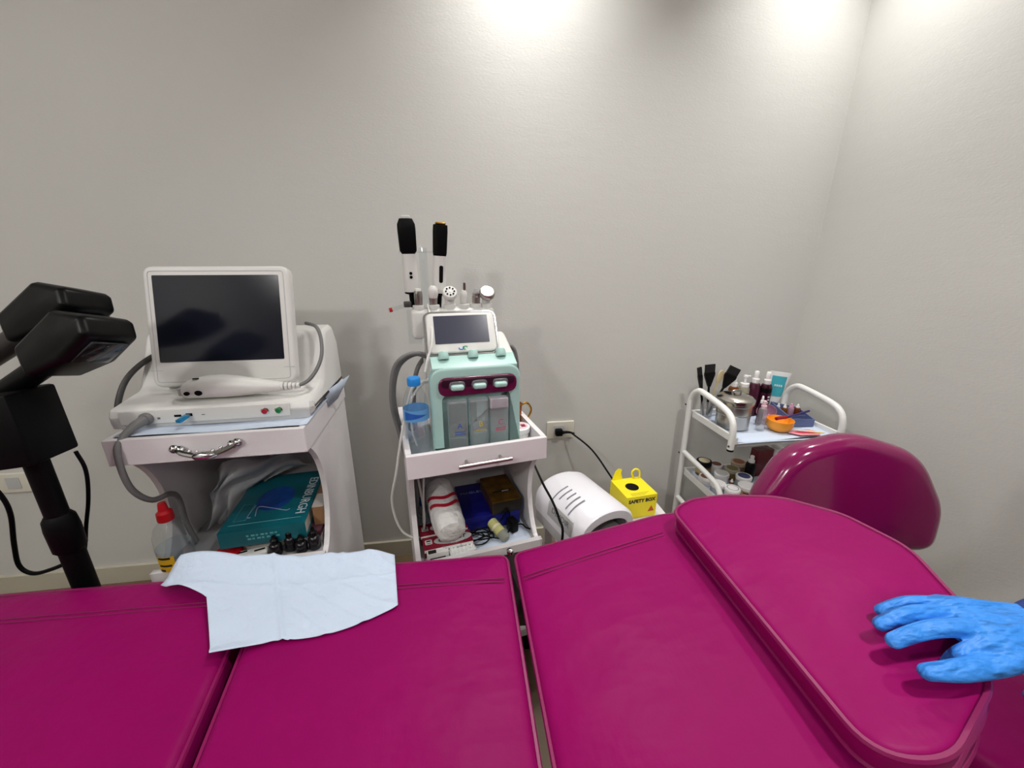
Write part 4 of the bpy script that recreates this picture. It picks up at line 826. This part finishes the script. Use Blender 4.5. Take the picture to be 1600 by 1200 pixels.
# jars on the second shelf
def jar(label, x, y, r, h, lidm, bodym, discm=None, name='jar', lidh=.016):
    t = thing(name, label, 'jar', TT_ @ Vector((x, y, Z2)), YT, 'jars on the second shelf')
    obj('body', lathe(nb(), [(r*.92, 0), (r*.95, .002), (r*.95, h-lidh), (r*.85, h-lidh+.001)], 24), bodym, t)
    obj('lid', lathe(nb(), [(r, h-lidh+.0012), (r*1.02, h-lidh+.003), (r*1.02, h-.002), (r*.96, h)], 24), lidm, t)
    if discm: obj('lid_label', lathe(nb(), [(r*.76, h), (r*.76, h+.0005)], 24), discm, t)
    return t
WJ = WB; TAN = M('tan_body', (196, 160, 124), .5); KH = M('khaki_lid', (168, 160, 142), .5)
j = jar('amber jar with a black lid and cream lid label', -.137, .240, .030, .066, BLACKS, M('amber_body', (88, 62, 34), .3), M('cream_disc', (200, 190, 160), .6), lidh=.022)
obj('body_label', lathe(nb(), [(.0292, .012), (.0292, .036)], 24, cap0=False, cap1=False), M('gold_label', (182, 160, 116), .5), j)
jar('open white tub below the black-lidded jar', -.170, .168, .028, .034, WJ, WJ, M('tub_brown', (120, 78, 60), .6))
jar('white jar with a brown lid label at the back of the shelf', -.070, .248, .025, .040, WJ, WJ, M('brown_disc', (112, 66, 52), .5))
jar('khaki-lidded jar in the back middle of the shelf', -.035, .195, .029, .046, KH, M('olive_body', (120, 96, 52), .4), M('olive_disc', (118, 106, 66), .5))
jar('tan-lidded jar with a copper label at the back right', .030, .243, .029, .046, M('tan_lid', (182, 160, 138), .5), M('brown_body', (110, 84, 62), .4), M('copper_disc', (146, 88, 58), .5))
jar('plain white-lidded jar in the middle of the shelf', -.104, .165, .0285, .046, WJ, WJ, M('plain_disc', (214, 214, 212), .5))
jar('plain white jar behind the curved rail', -.165, .100, .028, .044, WJ, M('grey_print_body', (170, 176, 188), .5))
jar('white-lidded jar with a navy lid label', -.035, .125, .0295, .050, WJ, M('grey_body', (170, 170, 172), .5), M('navy_disc', (66, 72, 118), .5))
j = jar('white printed jar with a ringed lid at the front', -.150, .038, .0275, .058, WJ, WJ)
obj('lid_ring', rings(nb(), [[Vector((r*math.cos(2*PI*i/24), r*math.sin(2*PI*i/24), .0582)) for i in range(24)] for r in (.0185, .0205)], True, False, False), INK, j)
for k in range(4): obj('print_line', rings(nb(), [[Vector((.0265*math.cos(a), .0265*math.sin(a), z)) for a in [math.radians(-140+i*9) for i in range(9)]] for z in (.008+k*.008, .011+k*.008)], False, False, False), INKG if k % 2 else INK, j)
j = jar('white-lidded tan jar at the front right of the shelf', -.085, .046, .0305, .060, WJ, TAN)
obj('brown_stripe', rings(nb(), [[Vector((.0293*math.cos(a), .0293*math.sin(a), z)) for a in [math.radians(-150+i*9) for i in range(14)]] for z in (.034, .040)], False, False, False), M('dark_brown', (70, 44, 36), .5), j)
pump('tiny amber dropper between the jars on the second shelf', TT_ @ Vector((-.100, .108, Z2)), .0085, .05, AMBO, 'drop', None, 'jars on the second shelf', WB, 'dropper_bottle')
t = pump('black pump bottle with a white head on the second shelf', TT_ @ Vector((.022, .165, Z2)), .019, .115, BLACKS, 'spray', None, 'jars on the second shelf')
t = thing('red_box', 'dark red glossy box at the back of the second shelf', 'box', TT_ @ Vector((.105, .210, Z2)), YT+.1); obj('box', bx(-.04, .04, -.02, .02, 0, .12, .002), M('dark_red_card', (96, 10, 26), .25), t); obj('lid_edge', bx(-.0405, .0405, -.0205, .0205, .072, .073), BLACKS, t, False)
t = thing('white_carton', 'small white carton beside the tan jar', 'box', TT_ @ Vector((-.030, .050, Z2)), YT+.5); obj('box', bx(-.014, .014, -.02, .02, 0, .045, .001), PLAS, t); obj('print_block', bx(-.0144, -.0138, -.01, .01, .012, .03), INKG, t, False)
t = thing('green_bottle', 'small green bottle lying on the bottom trolley shelf', 'bottle', TT_ @ Vector((-.12, .1, S3-.006+.016)), YT); t.rotation_euler = (0, PI/2, YT+.4); obj('body', lathe(nb(), [(.013, -.04), (.016, -.036), (.016, .02), (.008, .03)], 16), M('green_plastic', (40, 96, 76), .35), t); obj('cap', lathe(nb(), [(.009, .029), (.009, .045)], 12), WB, t)

# ------------------------------------------------------------------ stool with a D-shaped backrest
st = thing('salon_stool', 'glossy magenta stool with a D-shaped padded backrest at the bed head', 'stool', (.98, .57, 0), 0)
obj('seat', pad(nb(), [(.158*math.cos(i*PI/24), .158*math.sin(i*PI/24)) for i in range(48)], .33, .395, .03, .012), VINYL, st)
br = dense(fillet([(-.25, -.135), (.25, -.135), (.262, .0), (.18, .15), (0, .2), (-.18, .15), (-.262, .0)], [.06, .06, .15, .16, .2, .16, .15], 8), .02)
bk_ = obj('backrest', pad(nb(), br, -.045, .045, .040, .008, nq=7), VINYLG, st)
bk_.scale = (.92, .92, .92); bk_.matrix_local = Matrix.Translation((-.098, .35, .635)) @ Matrix.Diagonal((.91, 1, .94, 1)) @ Matrix.Rotation(math.radians(-3), 4, 'Z') @ Matrix.Rotation(math.radians(-10), 4, 'X') @ TXZ
bm = nb(); tube(bm, [(-.01, .05, .315), (-.05, .28, .315), (-.085, .42, .35), (-.085, .43, .5), (-.085, .405, .6)], .011, 10, 5); obj('back_stem', bm, CHROME, st)
bm = nb(); lathe(bm, [(.028, .10), (.028, .28), (.018, .281), (.018, .328)], 18); obj('gas_column', bm, CHROME, st)
for k in range(5):
    a = k*2*PI/5+.3; bm = nb(); tube(bm, [(.02*math.cos(a), .02*math.sin(a), .11), (.22*math.cos(a), .22*math.sin(a), .065)], .014, 8, 0); obj('base_leg', bm, CHROME, st)
    obj('castor', lathe(nb(), [(.026, -.01), (.026, .01)], 14, Matrix.Translation((.225*math.cos(a), .225*math.sin(a), .026)) @ Matrix.Rotation(a, 4, 'Z') @ Matrix.Rotation(PI/2, 4, 'X')), BLACK, st)

# ------------------------------------------------------------------ person: two gloved arms reaching in from the right
def arm(parent, T, flip):
    """right arm, palm down, fingers along -x, thumb towards -y; built as one skinned surface"""
    bm = nb()
    def chain(pts, rad):
        P = cr(pts, 5); k = len(P); rs = []; nrm = None
        def rr(i):
            f = i/(k-1)*(len(rad)-1); a = min(int(f), len(rad)-2); return rad[a]+(rad[a+1]-rad[a])*(f-a)
        items = [(P[i], rr(i)) for i in range(k)]
        t0 = (P[-1]-P[-2]).normalized()
        items += [(P[-1]+t0*rr(k-1)*math.sin(a), rr(k-1)*math.cos(a)) for a in (.4, .8, 1.15, 1.45)]
        Q = [p for p, _ in items]
        for i, (p, r) in enumerate(items):
            t = (Q[min(i+1, len(Q)-1)]-Q[max(i-1, 0)]).normalized()
            if nrm is None: nrm = t.cross(Vector((0, 0, 1)))
            nrm = (nrm-t*nrm.dot(t)).normalized(); b = t.cross(nrm)
            rs.append([p+(nrm*math.cos(2*PI*q/14)+b*math.sin(2*PI*q/14))*r for q in range(14)])
        rings(bm, rs)
    palm = []
    for x, yc, hw, zc, ht in ((.125, -.002, .029, .005, .023), (.10, -.001, .029, .005, .021), (.065, -.001, .034, .005, .020), (.03, .001, .041, .004, .019), (0, .002, .044, .004, .017), (-.018, .002, .042, .003, .0145), (-.028, .002, .034, .001, .009)):
        palm.append([Vector((x, yc+hw*math.copysign(abs(math.cos(a))**.75, math.cos(a)), zc+ht*math.copysign(abs(math.sin(a))**.85, math.sin(a)))) for a in [2*PI*q/24+.001 for q in range(24)]])
    rings(bm, palm)
    chain([(.01, .030, .003), (-.018, .034, .003), (-.042, .038, -.001), (-.060, .040, -.009), (-.074, .041, -.018)], (.0120, .0106, .0094, .0086))
    chain([(.01, .012, .005), (-.024, .0135, .007), (-.058, .0155, .005), (-.084, .016, -.004), (-.103, .016, -.015)], (.0126, .0114, .0103, .0093))
    chain([(.01, -.009, .006), (-.024, -.0095, .009), (-.062, -.0095, .007), (-.091, -.010, -.002), (-.112, -.010, -.014)], (.0130, .0116, .0106, .0096))
    chain([(.01, -.028, .004), (-.016, -.030, .004), (-.040, -.029, -.012), (-.042, -.026, -.032), (-.030, -.022, -.042)], (.012, .0105, .0094, .0084))
    chain([(.060, -.016, .0), (.022, -.036, -.004), (-.022, -.046, -.008), (-.070, -.050, -.012), (-.106, -.047, -.019)], (.019, .017, .0138, .0125, .0096))
    for k in range(3):   # glove creases at the wrist
        x = .088+k*.012; lathe(bm, [(.026, -.003), (.0305-.001*k, 0), (.026, .003)], 20, Matrix.Translation((x, -.001, .005)) @ Matrix.Rotation(PI/2+.2*(k-1), 4, 'Y'), sx=.74)
    o = obj('glove', bm, GLOVE, parent); o.matrix_local = T @ Matrix.Diagonal((1, flip, 1, 1))
    rm = o.modifiers.new('remesh', 'REMESH'); rm.mode = 'VOXEL'; rm.voxel_size = .0016; rm.use_smooth_shade = True
    sm = o.modifiers.new('smooth', 'SMOOTH'); sm.factor = .5; sm.iterations = 8

def loft(bm, items, seg=22):
    """items: centre, half width (y), half depth (x) for horizontal sections"""
    rings(bm, [[Vector(c)+Vector((hx*math.cos(2*PI*k/seg), hy*math.sin(2*PI*k/seg), 0)) for k in range(seg)] for c, hy, hx in items])
def limb(bm, pts, rad, seg=16):
    P = cr(pts, 6); k = len(P); rs = []; nrm = None
    for i, p in enumerate(P):
        f = i/(k-1)*(len(rad)-1); a = min(int(f), len(rad)-2); r = rad[a]+(rad[a+1]-rad[a])*(f-a)
        t = (P[min(i+1, k-1)]-P[max(i-1, 0)]).normalized()
        if nrm is None: nrm = t.cross(Vector((0, 1, 0)))
        nrm = (nrm-t*nrm.dot(t)).normalized(); b = t.cross(nrm)
        rs.append([p+(nrm*math.cos(2*PI*q/seg)+b*math.sin(2*PI*q/seg))*r for q in range(seg)])
    rings(bm, rs)
PB = Vector((1.25, .33, 0))
pe = thing('person', 'person in blue gloves reaching in from the right, one hand over the pillow', 'person', PB, 0)
arm(pe, Matrix.Translation(Vector((.604, .406, .783))-PB) @ Matrix.Rotation(math.radians(4), 4, 'Z') @ Matrix.Rotation(math.radians(6), 4, 'Y'), 1)
arm(pe, Matrix.Translation(Vector((.790, .300, .69))-PB) @ Matrix.Rotation(math.radians(-30), 4, 'Z'), -1)
SCRUB = M('navy_scrub', (34, 60, 128), .8, bump=(14, .5, .012, (1, 1, 1))); SKIN = M('skin', (196, 146, 116), .55); HAIR = M('dark_hair', (30, 22, 18), .5, bump=(60, .5, .006, (1, 1, .2)))
W = lambda x, y, z: Vector((x, y, z))-PB
bm = nb()
loft(bm, [(W(1.285, .33, .72), .15, .10), (W(1.285, .33, .80), .175, .115), (W(1.27, .33, .90), .155, .105), (W(1.235, .33, 1.0), .14, .10), (W(1.19, .33, 1.1), .155, .11), (W(1.15, .33, 1.2), .165, .10), (W(1.13, .33, 1.255), .12, .075), (W(1.115, .33, 1.285), .055, .05)])
limb(bm, [W(1.15, .47, 1.20), W(1.09, .53, 1.10), W(.99, .52, .915), W(.86, .440, .812), W(.695, .409, .772)], (.066, .060, .050, .043, .031))
limb(bm, [W(1.15, .19, 1.20), W(1.13, .11, 1.09), W(1.06, .115, .905), W(.97, .18, .80), W(.874, .250, .692)], (.066, .060, .050, .043, .031))
limb(bm, [W(1.285, .415, .80), W(1.265, .43, .47), W(1.29, .43, .06)], (.090, .066, .056)); limb(bm, [W(1.285, .245, .80), W(1.265, .23, .47), W(1.29, .23, .06)], (.090, .066, .056))
o = obj('scrubs', bm, SCRUB, pe); rm = o.modifiers.new('remesh', 'REMESH'); rm.mode = 'VOXEL'; rm.voxel_size = .007; rm.use_smooth_shade = True
sm = o.modifiers.new('smooth', 'SMOOTH'); sm.factor = .5; sm.iterations = 6
# head: turned down towards the bed, face towards -x
HT = Matrix.Translation(W(1.055, .33, 1.375)) @ Matrix.Rotation(math.radians(-22), 4, 'Y')
bm = nb(); rs = []
for z, hy, x0, x1 in ((-.105, .030, -.075, -.030), (-.095, .044, -.085, .005), (-.065, .060, -.092, .055), (-.03, .068, -.094, .078), (.01, .073, -.092, .092), (.05, .074, -.088, .094), (.085, .062, -.070, .078), (.105, .040, -.044, .05), (.113, .012, -.012, .018)):
    rs.append([Vector(((x0+x1)/2+(x1-x0)/2*math.cos(2*PI*k/24), hy*math.sin(2*PI*k/24), z)) for k in range(24)])
rings(bm, rs)
box(bm, (-.098, 0, -.018), (.026, .026, .040), .008, (0, .25, 0)); 
for sy in (-1, 1): lathe(bm, [(.004, -.028), (.013, -.018), (.016, .004), (.012, .022), (.004, .028)], 10, Matrix.Translation((.012, sy*.074, -.005)), sx=1, sy=.45)
limb(bm, [(.02, 0, -.06), (.045, 0, -.12), (.062, 0, -.165)], (.052, .050, .056))
o = obj('head', bm, SKIN, pe); o.matrix_local = HT; rm = o.modifiers.new('remesh', 'REMESH'); rm.mode = 'VOXEL'; rm.voxel_size = .004; rm.use_smooth_shade = True
sm = o.modifiers.new('smooth', 'SMOOTH'); sm.factor = .5; sm.iterations = 5
for sy in (-1, 1):
    e = obj('eye', lathe(nb(), [(.002, -.006), (.011, -.003), (.0125, 0), (.011, .003), (.002, .006)], 14, Matrix.Translation((-.084, sy*.030, .004)) @ Matrix.Rotation(PI/2, 4, 'X') @ Matrix.Diagonal((.5, .45, 2, 1))), INKW, pe); e.matrix_local = HT
    e = obj('iris', lathe(nb(), [(.0045, 0), (.0045, .002)], 12, Matrix.Translation((-.0895, sy*.030, .004)) @ Matrix.Rotation(-PI/2, 4, 'Y')), HAIR, pe); e.matrix_local = HT
    e = obj('eyebrow', box(nb(), (-.089, sy*.031, .022), (.008, .030, .005), .002), HAIR, pe); e.matrix_local = HT
e = obj('mouth', box(nb(), (-.090, 0, -.058), (.010, .040, .010), .004), M('lips', (170, 92, 88), .5), pe); e.matrix_local = HT
bm = nb(); rs = []
for z, hy, x0, x1 in ((-.07, .050, .03, .082), (-.03, .074, .015, .094), (.01, .079, .0, .102), (.04, .081, -.075, .104), (.06, .080, -.088, .102), (.09, .070, -.078, .088), (.115, .046, -.05, .058), (.124, .012, -.012, .018)):
    rs.append([Vector(((x0+x1)/2+(x1-x0)/2*math.cos(2*PI*k/24), hy*math.sin(2*PI*k/24), z)) for k in range(24)])
rings(bm, rs); lathe(bm, [(.004, -.04), (.03, -.025), (.038, 0), (.03, .025), (.004, .04)], 16, Matrix.Translation((.125, 0, .03)))
e = obj('hair', bm, HAIR, pe); e.matrix_local = HT
for y in (.43, .23): obj('shoe', pad(nb(), dense(rrect(.235, .085, .038), .02), 0, .062, .022, T=Matrix.Translation(W(1.245, y, 0))), WHITEM, pe)
